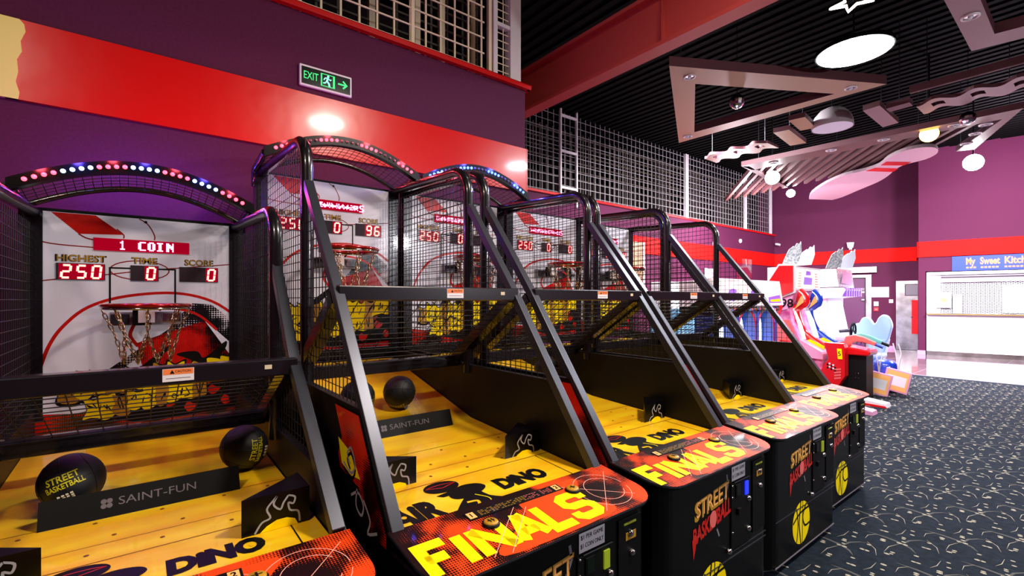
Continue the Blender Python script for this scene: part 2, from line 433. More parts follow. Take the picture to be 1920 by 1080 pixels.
# far wall and protruding kitchen wall: local frame s along, n towards the camera
def wallframe(A, t): return Matrix(((t[0], t[1], 0, A[0]), (t[1], -t[0], 0, A[1]), (0, 0, 1, 0), (0, 0, 0, 1)))
tt = V((.979, .204)).normalized()
ANG = math.atan2(tt.y, tt.x)
def onwall(b, name, A, parent=None, **k):
    """builder coordinates: x along the wall, -y out of the wall, z up"""
    return b.build(name, parent, loc=(A[0], A[1], 0) if not parent else None, rot=(0, 0, ANG) if not parent else None, **k)
AF = (-7.5, 17.8); AP = (-3.42, 17.27)
b = MB()
for (x0, x1, z0, z1) in ((-.5, 2.0, 0, 6), (2.0, 2.62, 2.25, 6), (2.62, 4.6, 0, 6)): b.box(x0, x1, 0, .2, z0, z1, 'wall')
struct(onwall(b, 'wall_far', AF))
b = MB()
b.box(0, .15, 0, .25, 0, 6, 'wall'); b.box(.15, 9.5, 0, .25, 2.33, 6, 'wall'); b.box(4.2, 9.5, 0, .25, 0, 2.33, 'wall')
b.box(0, .15, .25, 3, 0, 6, 'wall')
struct(onwall(b, 'wall_kitchen', AP))
b = MB(); b.box(0, 3.9, -.03, 0, 2.72, 3.15, 'stripfar'); struct(onwall(b, 'trim_6', AF))
b = MB(); b.box(-.035, 9.5, -.04, 0, 2.73, 3.16, 'stripfar'); b.box(-.035, 0, -.04, 1.2, 2.73, 3.16, 'stripfar'); struct(onwall(b, 'trim_7', AP))
b = MB(); b.box(0, 1.8, -.02, 0, 0, .1, 'pinkbase'); b.box(2.7, 3.33, -.02, 0, 0, .1, 'pinkbase'); struct(onwall(b, 'baseboard_far', AF))
b = MB(); b.box(-.02, .15, -.02, 0, 0, .12, 'pinkbase'); b.box(4.2, 9.5, -.02, 0, 0, .12, 'pinkbase'); struct(onwall(b, 'baseboard_kitchen', AP))
# closing walls behind and right of the camera, ceiling
b = MB(); b.box(6, 6.2, -4.2, 20, 0, 6, 'wall'); struct(b.build('wall_right'))
b = MB(); b.box(-4, 6.2, -4.2, -4, 0, 6, 'wall'); struct(b.build('wall_back'))
b = MB(); b.box(-12, 6.2, -4.2, 23, 5.75, 5.95, 'ceil')
for k in range(135): b.box(-12, 6.2, -4+k*.20, -3.9+k*.20, 5.72, 5.75, 'ceil')
struct(b.build('ceiling'))
b = MB(); b.box(-12, -11.8, -4, 20, 0, 6, 'darkroom'); b.box(-12, -7.5, 18.2, 18.4, 3.6, 6, 'darkroom'); b.box(-6.6, -6.5, -4, 3.2, 3.8, 6, 'darkroom'); struct(b.build('wall_upper_room'))
b = MB(); b.box(-12, -7.8, -4, 18.2, 3.6, 3.8, 'darkroom'); struct(b.build('floor_upper_deck'))
# steel beam across the hall
b = MB(); b.box(-7.5, 6, 4.0, 4.03, 4.02, 4.50, 'maroon'); b.box(-7.5, 6, 3.93, 4.10, 3.98, 4.02, 'maroon'); b.box(-7.5, 6, 3.93, 4.10, 4.50, 4.54, 'maroon')
for k in range(4): b.box(-5.4+k*2.7, -5.38+k*2.7, 3.95, 4.0, 4.02, 4.5, 'maroon')
struct(b.build('trim_8'))

# ------------------------------------------------------------------ fences
def grid(b, Y0, Y1, Z0, Z1, x, p, r, m, r2=None):
    k = 0; y = Y0
    while y <= Y1+1e-6: b.box(x-r, x+r, y-r, y+r, Z0, Z1, m); y += p
    z = Z0+p*.5
    while z <= Z1: b.box(x+r*.6, x+r*1.8, Y0, Y1, z-r*.8, z+r*.8, m); z += p
t = thing('wire_fence', 'cream square wire fence above the red strip on the near wall', 'fence', (-4.0, 0, 3.82))
b = MB(); grid(b, -1.2, 2.78, 0, 1.87, 0, .158, .0085, 'fencecream'); b.build('mesh_panel', t)
for y in (1.98, 2.85): b = MB(); b.box(-.02, .02, y-.018, y+.018, 0, 1.9, 'fencecream'); b.build('post', t)
b = MB(); b.box(-.04, .04, 2.88, 2.93, 0, 1.9, 'whitepaint')
for z in (.0, .58, 1.2): b.box(-.03, .03, 2.93, 3.1, z, z+.04, 'whitepaint')
grid(b, 2.95, 3.1, 0, 1.9, 0, .08, .005, 'fencecream'); b.build('gate_strip', t)
b = MB(); b.box(-.06, .04, 3.10, 3.24, 0, 1.9, 'whitepaint'); b.build('corner_post', t)
t = thing('added_dark_lattice', 'dark wire lattice added behind the cream fence upstairs', 'lattice', (-4.6, 0, 3.82))  # second lattice added for the dark shadow and reflection bars at depth
b = MB(); grid(b, .5, 3.1, 0, 1.9, 0, .2, .012, 'fencedark'); b.build('mesh_panel', t)
for y in (1.8, 2.3, 2.6, 3.0): b = MB(); b.box(-.03, .03, y, y+.06, 0, 1.9, 'fencecream'); b.build('post', t)

t = thing('wire_fence', 'long white square wire fence above the far purple wall', 'fence', (-7.55, 3.4, 3.82))
b = MB(); grid(b, 0, 14.3, 0, 1.86, 0, .168, .0055, 'fence'); b.build('mesh_panel', t)
for y in (8.87, 12.35, 14.2): b = MB(); b.box(-.03, .03, y-.07, y+.0, 0, 1.86, 'whitepaint'); b.box(-.03, .03, y+.02, y+.07, 0, 1.86, 'whitepaint'); b.build('post', t)
t = thing('added_dark_lattice', 'dark wire lattice added behind the long white fence', 'lattice', (-8.4, 3.4, 3.82))  # added dark layer, stands for shadowed and reflected bars behind the fence
b = MB(); grid(b, -1, 14.3, 0, 1.9, 0, .21, .02, 'fencedark'); b.build('mesh_panel', t)
t = thing('access_ladder', 'white ladder frame fixed on the long wire fence', 'ladder', (-7.49, 7.25, 3.6))
for y in (0, .50): b = MB(); b.box(-.02, .02, y-.02, y+.02, 0, 2.15, 'whitepaint'); b.build('rail', t)
for z in (.38, 1.18, 1.96): b = MB(); b.box(-.02, .02, .02, .48, z, z+.05, 'whitepaint'); b.build('rung', t)

# ------------------------------------------------------------------ exit sign
t = thing('exit_sign', 'white framed green exit sign with running figure and arrow', 'exit sign', (-3.95, 1.19, 3.30))
fr = FR((.03, 0, 0), (0, 1, 0), (0, 0, 1))
b = MB(); b.box(0, .03, -.205, .205, -.085, .085, 'whitepaint'); b.build('housing', t, bevel=.008)
b = MB(); b.flat([(-.19, -.067), (.19, -.067), (.19, .067), (-.19, .067)], fr, .0015, 'exitdark')
b.text('EXIT', (-.12, 0), .085, fr, .003, 'exitgreen', fit=.11)
b.flat([(-.045, -.05), (.065, -.05), (.065, .05), (-.045, .05)], fr, .0025, 'exitgreen')
b.flat([(-.035, -.045), (.05, -.045), (.05, .045), (-.035, .045)], fr, .003, 'exitdark')
b.disc((.012, .034), .009, .009, fr, .004, 'exitglow', 10)
b.ribbon([(.01, .024), (.002, -.005), (.018, -.022), (.022, -.045)], .013, fr, .004, 'exitglow')
b.ribbon([(.002, -.005), (-.012, -.022), (-.028, -.025)], .009, fr, .0042, 'exitglow')
b.ribbon([(-.022, .0), (-.012, .018), (.01, .02), (.028, .008), (.036, .015)], .007, fr, .0042, 'exitglow')
b.ribbon([(.09, 0), (.155, 0)], .012, fr, .003, 'exitgreen'); b.ribbon([(.13, .03), (.16, 0), (.13, -.03)], .012, fr, .0035, 'exitgreen')
b.build('sign_face', t)

# ================================================================== BASKETBALL MACHINES
FONT = {'1': ['00100', '01100', '00100', '00100', '00100', '00100', '01110'], 'C': ['01111', '11000', '11000', '11000', '11000', '11000', '01111'],
        'O': ['01110', '11011', '11011', '11011', '11011', '11011', '01110'], 'I': ['11110', '01100', '01100', '01100', '01100', '01100', '11110'],
        'N': ['11001', '11101', '11111', '11111', '11011', '11001', '11001'], ' ': ['00000']*7, 'S': ['01111', '11000', '11000', '01110', '00011', '00011', '11110']}
SEG = {'0': 'abcdef', '2': 'abged', '5': 'afgcd', '6': 'afgedc', '9': 'abcdfg', '4': 'fgbc', '7': 'abc', '1': 'bc'}
def digit(b, ch, cx, cy, h, fr, off, m):
    w_ = h*.5; t_ = h*.16
    P = {'tl': (-w_/2, h/2), 'tr': (w_/2, h/2), 'ml': (-w_/2, 0), 'mr': (w_/2, 0), 'bl': (-w_/2, -h/2), 'br': (w_/2, -h/2)}
    E_ = {'a': ('tl', 'tr'), 'b': ('tr', 'mr'), 'c': ('mr', 'br'), 'd': ('bl', 'br'), 'e': ('ml', 'bl'), 'f': ('tl', 'ml'), 'g': ('ml', 'mr')}
    sh = .09
    for s_ in SEG[ch]:
        p, q = P[E_[s_][0]], P[E_[s_][1]]; g = t_*.22; d = V(q)-V(p); d.normalize(); p = V(p)+d*g; q = V(q)-d*g
        pts = [(cx+a[0]+a[1]*sh, cy+a[1]) for a in (p, q)]
        b.ribbon(pts, t_, fr, off, m)


def board_graphics(b, fr, T):
    """printed court graphics on the white backboard, T = board height"""
    o = .0008
    b.flat([(-.395, -.002), (-.215, -.002), (-.095, -.1), (-.285, -.11)], fr, o, 'red')
    rib = lambda pts, wd, m='darkred', q=0: b.ribbon(smoothpath(pts, 5), wd, fr, o+.0003+q, m)
    rib([(-.285, -.11), (-.255, -.13), (-.215, -.14)], .007); rib([(-.125, -.07), (-.095, -.1), (-.095, -.12)], .006)
    rib([(-.025, -.002), (.015, -.03), (.045, -.09), (.045, -.12)], .006)
    rib([(-.485, -.14), (-.395, -.17), (-.225, -.18)], .006)
    rib([(-.485, -.38), (-.375, -.36), (-.175, -.33), (.0, -.30), (.155, -.28), (.475, -.24)], .006)
    b.ribbon(arcpts(-.02, -.30, .135, 0, 350, 24, .055), .006, fr, o, 'darkred', closed=True)
    b.ribbon([(-.155, -.50), (-.155, -.29), (.145, -.29), (.145, -.50)], .009, fr, o+.0006, 'ink')
    rib([(-.47, -1.14), (-.455, -.94), (-.435, -.83), (-.40, -.71), (-.345, -.61), (-.245, -.51), (-.085, -.45), (.145, -.43), (.335, -.48), (.48, -.59)], .016, 'red')
    rib([(.065, -.52), (.175, -.53), (.27, -.57), (.36, -.66)], .014, 'red')
    rib([(-.03, -.74), (-.065, -.68), (-.055, -.63), (-.04, -.60)], .018, 'red', .0002)
    b.flat([(.22, -.49), (.33, -.50), (.41, -.57), (.445, -.66), (.43, -.74), (.30, -.60), (.0, -.78), (-.12, -.88), (-.16, -.86), (-.02, -.75), (.12, -.64)], fr, o, 'whitehalf')
    b.flat([(-.035, -.72), (.095, -.67), (.295, -.6), (.455, -.86), (.484, -.92), (.484, -T+.002), (-.484, -T+.002), (-.484, -1.07), (-.30, -1.09), (-.1, -1.06), (.02, -.97), (-.015, -.84)], fr, o+.0009, 'redhalf')
    b.flat([(-.02, -.86), (.08, -.77), (.12, -.74), (.115, -.765), (.02, -.87), (.0, -.90)], fr, o+.0013, 'ink')
    b.flat(smoothpath([(.15, -.80), (.20, -.785), (.26, -.79), (.285, -.83), (.33, -.80), (.41, -.73), (.40, -.79), (.32, -.87), (.30, -.93), (.26, -.87), (.21, -.83)], 3, True), fr, o+.0013, 'ink')
    b.flat(smoothpath([(-.15, -1.13), (-.05, -1.06), (.1, -1.04), (.25, -1.0), (.40, -.93), (.46, -.96), (.44, -1.08), (.47, -1.15), (.2, -1.17), (0, -1.18)], 3, True), fr, o+.0015, 'ink')
    for q in ((.12, -1.08), (.34, -1.03), (.22, -1.12), (.41, -1.10), (.30, -.97)):
        b.flat(smoothpath([(q[0]+dx, q[1]+dy) for dx, dy in ((-.03, 0), (-.01, .03), (.015, .015), (.04, .01), (.02, -.02), (-.01, -.03))], 3, True), fr, o+.0018, 'red')
    # spray-paint lettering band, unreadable bubble shapes
    r_ = random.Random(5)
    for row, (x0, x1, y0, y1, n) in enumerate(((-.36, .44, -.955, -.885, 12), (-.26, .30, -1.075, -1.0, 9))):
        for i in range(n):
            cx = x0+(x1-x0)*(i+.5)/n; cy = y0+(y1-y0)*i/n; w2 = (x1-x0)/n*.62; h2 = .062
            pts = [(cx+w2*a*(1+.25*r_.uniform(-1, 1)), cy+h2*c*(1+.3*r_.uniform(-1, 1))) for a, c in ((-1, -.8), (-.2, -1), (.9, -.9), (.8, 0), (1, .9), (.1, .8), (-.9, 1), (-.7, 0))]
            sp = smoothpath(pts, 3, True)
            b.flat([(cx+(p[0]-cx)*1.2, cy+(p[1]-cy)*1.2) for p in sp], fr, o+.0019+i*.00002, 'ink')
            b.flat(sp, fr, o+.0022+i*.00002, 'yellow' if (i+row) % 3 else 'gold')
            b.ribbon(smoothpath([(cx+w2*r_.uniform(-.55, .55), cy+h2*r_.uniform(-.65, .65)) for _ in range(4)], 4), .006, fr, o+.0027, 'ink')
    for q in ((.005, -.018), (-.455, -.42), (.455, -.42), (-.465, -.82), (.455, -.82)):
        b.disc(q, .008, .008, fr, .004, 'ink', 10)


FIN = {'F': [[(0, 0), (0, 5), (3, 5)], [(0, 2.7), (2.4, 2.7)]], 'I': [[(.5, 0), (.5, 5)]], 'N': [[(0, 0), (0, 5)], [(0, 4.8), (3, .2)], [(3, 0), (3, 5)]],
       'A': [[(0, 0), (1.5, 5)], [(1.5, 5), (3, 0)], [(.6, 1.5), (2.4, 1.5)]], 'L': [[(0, 5), (0, 0), (2.6, 0)]],
       'S': [[(3, 3.6), (3, 4.4), (2.4, 5), (.6, 5), (0, 4.4), (0, 3.2), (.6, 2.6), (2.4, 2.5), (3, 1.8), (3, .6), (2.4, 0), (.6, 0), (0, .6), (0, 1.4)]]}
DECKZ0, DECKZ1 = .775, .815   # front and back edge of the deck

def machine(label, loc, tall=True, leds=None, high='250', score='0', msg='1 COIN', glow=None, rz=0, xb=None):
    t = thing('basketball_arcade_machine', label, 'arcade machine', loc, 'basketball machines in a row', rz)
    if tall: DB, BAR, DT, TOP, LOW, PAN, BT, AE, BX, LX = (-.30, .79), (-.87, 1.57), (-1.32, 2.10), 2.34, (-1.45, 1.17), 1.15, 2.38, 2.43, -2.40, -1.32
    else: DB, BAR, DT, TOP, LOW, PAN, BT, AE, BX, LX = (-.31, .81), (-.84, 1.28), (-1.20, 1.72), 1.96, (-1.38, .98), .96, 2.01, 2.07, -2.30, -1.16
    if xb: BX = xb
    H = .495
    G0 = FR((0, 0, 0), (0, 1, 0), (0, 0, 1))
    # cabinet with rounded front corners
    pts = [(-BX*-1-.06, -H)]+arcpts(-.13, -H+.09, .09, -90, 0, 6)+arcpts(-.13, H-.09, .09, 0, 90, 6)+[(BX-.06, H)]
    ff = FR((0, 0, 0), (1, 0, 0), (0, 1, 0))
    b = MB(); b.prism(pts, ff, .05, .758, 'blackgloss'); b.box(BX, -.12, -.45, .45, 0, .05, 'black')
    x = -.04
    b.box(x-.001, x+.002, -.44, .44, .045, .052, 'grey')
    # front artwork: title lettering and ball
    fc = FR((x, 0, 0), (0, 1, 0), (0, 0, 1))
    b.text('STREET', (-.09, .615), .115, fc, .0012, 'gold', bold=.03, fit=.30, skew=.10)
    b.text('STREET', (-.085, .62), .10, fc, .0018, 'tagorange', bold=.0, fit=.28, skew=.10)
    b.text('BASKETBALL', (-.09, .525), .10, fc, .0022, 'red', bold=.035, fit=.33, skew=.12)
    b.flat([(-.26, .49), (-.22, .50), (-.235, .44), (-.25, .40)], fc, .0024, 'red')
    b.disc((-.085, .535), .03, .04, fc, .0028, 'salmon', 14)
    b.ribbon([(.02, .60), (.05, .66), (.04, .71)], .012, fc, .0012, 'grey'); b.ribbon([(-.05, .48), (-.03, .44)], .01, fc, .0012, 'grey')
    c0 = (-.09, .21); R = .125
    b.disc(c0, R, R, fc, .0012, 'yellow', 32)
    b.ribbon([(c0[0]-.01, c0[1]+R), (c0[0]-.035, c0[1]), (c0[0]-.01, c0[1]-R)], .012, fc, .002, 'ink'); b.ribbon([(c0[0]+.02, c0[1]+R), (c0[0]+.015, c0[1]), (c0[0]+.01, c0[1]-R)], .007, fc, .002, 'ink')
    b.ribbon(smoothpath([(c0[0]-R*.95, c0[1]+.02), (c0[0]-.02, c0[1]+.06), (c0[0]+R*.9, c0[1]+.07)], 6), .012, fc, .0022, 'ink')
    b.ribbon(smoothpath([(c0[0]+.07, c0[1]+.10), (c0[0]+.02, c0[1]+.03), (c0[0]+.05, c0[1]-.03), (c0[0]+R*.95, c0[1]-.03)], 6), .012, fc, .0022, 'ink')
    b.ribbon(smoothpath([(c0[0]-.07, c0[1]+.10), (c0[0]-.05, c0[1]), (c0[0]-.07, c0[1]-.10)], 6), .010, fc, .0022, 'ink')
    b.build('cabinet', t)
    # coin doors on the right of the front
    b = MB(); b.box(x, x+.006, .075, .265, .34, .655, 'black')
    b.box(x+.006, x+.012, .11, .155, .585, .645, 'black'); b.box(x+.012, x+.0135, .115, .15, .59, .64, 'exitdark')
    b.box(x+.006, x+.010, .10, .25, .656, .660, 'steelbar'); b.box(x+.006, x+.020, .12, .15, .50, .53, 'black')
    d1 = b.build('coin_door', t, bevel=.002)
    b = MB(); b.box(x+.006, x+.012, .205, .235, .575, .640, 'bluelens' if glow == 'blue' else 'greenlens'); b.build('coin_slot', d1)
    for yz in ((.24, .55), (.24, .40), (.05, .345)):
        b = MB(); b.lathe([(.013, .0), (.013, .012), (.007, .016), (.0001, .016)], (x+.004, yz[0], yz[1]), 'chrome', 12, 'X'); b.build('lock', d1)
    for yz in ((.085, .645), (.085, .59), (.085, .42)):
        b = MB(); b.lathe([(.006, .0), (.006, .003), (.0001, .004)], (x+.006, yz[0], yz[1]), 'chrome', 8, 'X'); b.build('screw', d1)
    b = MB(); b.box(x, x+.006, .29, .42, .36, .72, 'black'); b.box(x+.006, x+.009, .32, .39, .695, .703, 'greenlens'); b.box(x+.009, x+.011, .34, .37, .70, .704, 'gold')
    b.box(x+.006, x+.008, .33, .39, .635, .665, 'gold')
    d2 = b.build('coin_return_door', t, bevel=.002)
    for yz in ((.355, .66), (.365, .585)):
        b = MB(); b.lathe([(.012, .0), (.012, .012), (.006, .016), (.0001, .016)], (x+.004, yz[0], yz[1]), 'chrome', 12, 'X'); b.build('lock', d2)
    b = MB(); b.box(x, x+.004, -.44, .44, .30, .304, 'steelbar'); b.box(x, x+.004, .08, .44, .326, .329, 'steelbar'); b.build('door_seam', t)
    # white price sticker
    fe = FR((.0, 0, 0), (0, 1, 0), (0, 0, 1))
    b = MB(); fx = FR((x+.001, .15, .702), (0, 1, 0), (0, 0, 1))
    b.prism([(-.066, -.036), (.066, -.036), (.066, .036), (-.066, .036)], fx, 0, .0015, 'white')
    b.text('$1 PER GAME', (0, .015), .022, fx, .0022, 'ink', fit=.115); b.text('$1 COIN ONLY', (0, -.015), .022, fx, .0022, 'ink', fit=.118)
    b.build('price_sticker', t)
    # control deck (slopes down to the player)
    sl = (DECKZ1-DECKZ0)/.30
    pd = [(-.30, -H)]+arcpts(-.11, -H+.11, .11, -90, 0, 7)+arcpts(-.11, H-.11, .11, 0, 90, 7)+[(-.30, H)]
    U = V((0, 1, 0)); W_ = V((-1, 0, sl)).normalized()
    b = MB(); top = [(px, py, DECKZ0-px*sl) for px, py in pd]; bot = [(px*.99-.004, py*.99, .758) for px, py in pd]; k = len(pd)
    b.raw(top, [tuple(range(k))], 'deck'); b.raw(bot+[(p[0], p[1], p[2]-.002) for p in top], [(i, (i+1) % k, k+(i+1) % k, k+i) for i in range(k)], 'blackgloss')
    b.raw([(p[0], p[1], p[2]-.008) for p in top]+top, [(i, (i+1) % k, k+(i+1) % k, k+i) for i in range(k)], 'steelbar')
    fd = (V((0, 0, DECKZ0)), U, W_)
    plain = smoothpath([(-.2, .012), (-.25, .05), (-.15, .10), (-.05, .16), (.0, .25), (.28, .27), (.24, .19), (.20, .12), (.27, .06), (.22, .012)], 3, True)
    b.flat(plain, fd, .0006, 'deckplain')
    u0 = -.475
    sizes = {'F': .085, 'I': .03, 'N': .10, 'A': .10, 'L': .085, 'S': .10}; uu = u0
    for ch in 'FINALS':
        wl = sizes[ch]; gx = {'F': 3, 'I': 1, 'N': 3, 'A': 3, 'L': 2.6, 'S': 3}[ch]; hh = .135
        sc = wl/gx if ch != 'I' else .03
        for st in FIN[ch]:
            b.ribbon([(uu+.018+p[0]*sc, .045+p[1]/5*hh) for p in st], .040, fd, .0012+.0001*('FINALS'.index(ch)), 'yellow')
        uu += {'F': .112, 'I': .068}.get(ch, wl+.034)
    # court line art
    c1 = (.33, .15)
    b.ribbon(arcpts(c1[0], c1[1], .115, 0, 345, 30, .115), .0022, fd, .0012, 'thinline'); b.ribbon(arcpts(c1[0]+.01, c1[1], .08, 30, 330, 24, .08), .0022, fd, .0012, 'thinline')
    b.ribbon([(.19, .24), (.42, .06)], .002, fd, .0013, 'thinline'); b.ribbon([(.22, .03), (.45, .25)], .002, fd, .0013, 'thinline')
    b.ribbon([(-.28, .03), (-.06, .22)], .002, fd, .0016, 'thinline'); b.ribbon([(-.22, .02), (-.02, .20)], .002, fd, .0016, 'thinline')
    b.build('control_deck', t)
    b = MB(); b.prism([(-.24, .225), (.19, .225), (.19, .268), (-.24, .268)], fd, .0008, .003, 'ink')
    for sgn, x0 in ((1, -.235), (1, .155)): b.flat([(x0, .229), (x0+.028, .229), (x0+.028, .264), (x0, .264)], fd, .0036, 'tagorange')
    b.text('1', (-.222, .246), .03, fd, .0042, 'ink', bold=.03); b.text('2', (.169, .246), .03, fd, .0042, 'ink', bold=.03)
    r_ = random.Random(9)
    for rr_ in range(4):
        for q in range(26):
            if r_.random() < .7: x0 = -.19+q*.0128; b.flat([(x0, .233+rr_*.008), (x0+.009, .233+rr_*.008), (x0+.009, .2355+rr_*.008), (x0, .2355+rr_*.008)], fd, .0036, 'gold' if q < 16 else 'salmon')
    b.build('instruction_plate', t)
    for q, cc in enumerate(((-.19, .175), (.215, .20))):
        cpos = fd[0]+U*cc[0]+W_*cc[1]
        b = MB(); b.lathe([(.030, 0), (.030, .006), (.026, .009)], cpos, 'ink', 20); b.lathe([(.0245, .007), (.0245, .011), (.021, .014), (.0001, .015)], cpos, 'gold', 20)
        bt = b.build('button', t)
        b = MB(); f2 = FR(cpos, (0, 1, 0), (-1, 0, 0)); 
        b.flat([(-.014, -.002), (.014, -.002), (.014, .002), (-.014, .002)], f2, .0155, 'ink'); b.flat([(-.003 if q else -.008, -.012), (.003 if q else -.004, -.012), (.003 if q else -.004, .012), (-.003 if q else -.008, .012)], f2, .0157, 'ink')
        if not q: b.flat([(.004, -.012), (.008, -.012), (.008, .012), (.004, .012)], f2, .0157, 'ink')
        b.build('button_symbol', bt)
    # playfield
    mid = (-1.27, .84 if tall else .80); bk = (BX+.02, 1.09 if tall else .82)
    b = MB(); w2 = .452
    prof = [(-.28, .765), (-.30, .785), mid, bk]
    for i in range(3):
        (xa, za), (xb_, zb) = prof[i], prof[i+1]
        b.face([(xa, -w2, za), (xa, w2, za), (xb_, w2, zb), (xb_, -w2, zb)], 'wood')
    d = V((mid[0]+.30, 0, mid[1]-.785)); Ld = d.length; fp = (V((-.30, 0, .785)), V((0, 1, 0)), d.normalized())
    for uu in (-.38, .37): b.ribbon([(uu, .0), (uu, .30)], .005, fp, .0006, 'ink')
    b.ribbon([(-w2, .30), (w2, .30)], .005, fp, .0006, 'woodline'); b.ribbon([(-w2, .42), (w2, .42)], .003, fp, .0005, 'woodline'); b.ribbon([(-w2, .64), (w2, .64)], .004, fp, .0006, 'woodline')
    for u_ in (-.3, -.12, .06, .25, .4):
        for v_ in (.36, .47, .60): b.disc((u_+.03*math.sin(v_*30), v_), .007, .007, fp, .0009, 'woodline', 8)
    # printed words and a plain black figure carrying a ball
    fo = .0012
    b.text('AiR', (-.345, .10), .18, fp, fo, 'ink', bold=.06, fit=.21); b.text('DiNO', (.155, .135), .12, fp, fo, 'ink', bold=.07, fit=.25)
    body = [(-.17, .09), (-.21, .05), (-.25, .01), (-.12, .005), (.03, .005), (.0, .04), (-.04, .08), (-.05, .11), (-.06, .14), (-.12, .13)]
    b.flat(smoothpath(body, 4, True), fp, fo, 'ink')
    b.flat(smoothpath([(-.18, .15), (-.16, .19), (-.09, .215), (-.03, .20), (-.01, .165), (-.04, .135), (-.10, .115), (-.16, .12)], 4, True), fp, fo+.0002, 'ink')
    b.flat([(-.22, .185), (-.14, .20), (-.12, .165), (-.20, .165)], fp, fo+.0004, 'ink')
    b.disc((-.165, .245), .075, .048, fp, fo+.0006, 'ink', 24); 
    b.ribbon(arcpts(-.165, .245, .068, 20, 160, 10, .02), .003, fp, fo+.001, 'redpl'); b.ribbon([(-.225, .255), (-.165, .235), (-.10, .255)], .003, fp, fo+.001, 'redpl')
    b.ribbon(smoothpath([(-.09, .12), (-.06, .07), (-.07, .03)], 5), .004, fp, fo+.001, 'yellow'); b.ribbon(smoothpath([(-.15, .08), (-.11, .07), (-.13, .03), (-.16, .035)], 5), .012, fp, fo+.001, 'wood')
    b.disc((-.39, .105), .010, .010, fp, fo+.001, 'wood', 10); b.disc((.068, .135), .008, .012, fp, fo+.001, 'wood', 10); b.disc((.245, .138), .008, .012, fp, fo+.001, 'wood', 10)
    b.build('playfield', t)
    # wedge bump with maker's lettering
    xw = -1.20 if tall else -.93
    zf = .785+(xw+.30)*(mid[1]-.785)/(mid[0]+.30)
    b = MB(); y1 = .285; pr = [(xw, zf), (xw-.035, zf+.085), (xw-.10, zf+.01)]
    for i in range(3):
        p, q = pr[i], pr[(i+1) % 3]; b.face([(p[0], -y1, p[1]), (p[0], y1, p[1]), (q[0], y1, q[1]), (q[0], -y1, q[1])], 'black')
    b.face([(p[0], y1, p[1]) for p in pr][::-1], 'black'); b.face([(p[0], -y1, p[1]) for p in pr], 'black')
    fw = (V((xw, 0, zf)), V((0, 1, 0)), V((-.035, 0, .085)).normalized())
    b.text('SAINT-FUN', (.03, .047), .038, fw, .001, 'dimgrey', fit=.225)
    for a in (45, 135, 225, 315):
        ca, sa = math.cos(math.radians(a))*.011, math.sin(math.radians(a))*.011
        b.disc((-.115+ca, .047+sa), .0085, .0085, fw, .001, 'dimgrey', 8)
    b.build('ball_stop', t)
    # flame blocks left and right
    for sgn in (-1, 1):
        b = MB(); xf = -.64 if tall else -.50; z0 = .785+(xf+.3)*-.03
        ya, yb = (.225, .43) if sgn > 0 else (-.43, -.225)
        yo = yb if sgn > 0 else ya; yi = ya if sgn > 0 else yb
        b.raw([(xf, yi, z0-.01), (xf, yo, z0-.01), (xf, yi, z0+.115), (xf, yo, z0+.115), (xf-.16, yo, z0-.01), (xf-.16, yo, z0+.115)], [(0, 1, 3, 2), (0, 2, 5, 4), (2, 3, 5), (0, 4, 1), (1, 4, 5, 3)], 'blackgloss')
        ffm = FR((xf, (ya+yb)/2, z0+.05), (0, 1, 0), (0, 0, 1))
        b.flat([(-.05, -.052), (-.03, -.035), (.0, -.022), (.03, -.022), (.055, -.032), (.065, -.052)], ffm, .001, 'yellow')
        for pts in ([(-.065, -.05), (-.045, -.02), (-.02, -.01), (-.03, .02), (-.01, .045), (.0, .055)], [(.0, .055), (-.01, .03), (.01, .01), (.02, .03), (.035, .05)], [(.035, .05), (.055, .04), (.05, .02), (.035, .025), (.04, .0), (.065, -.01), (.07, -.045)]):
            b.ribbon(smoothpath(pts, 4), .006, ffm, .002, 'flameart')
        b.build('flame_block', t)
    # side panels
    fs_ = lambda y: FR((0, y, 0), (-1, 0, 0), (0, 0, 1))
    tx = DB[0]+(BAR[0]-DB[0])*(PAN-DB[1])/(BAR[1]-DB[1])
    for sgn in (-1, 1):
        b = MB(); pts = [(.30, .72), (-DB[0], DB[1]), (-tx, PAN), (-BX+.06, PAN), (-BX+.06, .72)]
        b.prism(pts, FR((0, sgn*.472, 0), (-1, 0, 0), (0, 0, 1)), -.015, .018, 'panel')
        so = sgn
        fo_ = FR((0, sgn*.494, 0), (1, 0, 0), (0, 0, 1)) if sgn < 0 else FR((0, sgn*.494, 0), (-1, 0, 0), (0, 0, 1))
        q = (lambda p: (p[0], p[1])) if sgn < 0 else (lambda p: (-p[0], p[1]))
        Fp = lambda pts, m, off=.0005: b.flat([q(p) for p in pts], fo_, off, m)
        Rb = lambda pts, wd, m, off=.002: b.ribbon(smoothpath([q(p) for p in pts], 4), wd, fo_, off, m)
        zb = .74; Fp([(-.315, .80), (tx+.015, PAN-.02), (tx-.24, PAN-.02), (tx-.16, 1.02), (tx-.2, .95), (-.74, .88), (-.60, zb), (-.31, zb)], 'sideart')
        Fp([(tx-.20, PAN-.14), (tx-.05, PAN-.17), (tx+.03, PAN-.24), (tx-.06, PAN-.25), (tx-.16, PAN-.23)], 'yellow', .0012)
        Fp([(-.75, .90), (-.55, .88), (-.46, .80), (-.44, .74), (-.62, .74), (-.72, .80)], 'ink', .0014)
        for pts in ([(-.70, .93), (-.62, .91), (-.58, .95), (-.62, 1.0), (-.66, .97), (-.63, .94)], [(-.62, .83), (-.55, .86), (-.50, .83), (-.52, .79), (-.57, .81), (-.56, .87)], [(-.50, .85), (-.44, .80), (-.46, .75), (-.38, .78)]):
            Rb(pts, .010, 'flameart')
            Rb([(p[0], p[1]-.02) for p in pts], .012, 'ink', .0016)
        b.build('side_panel', t)
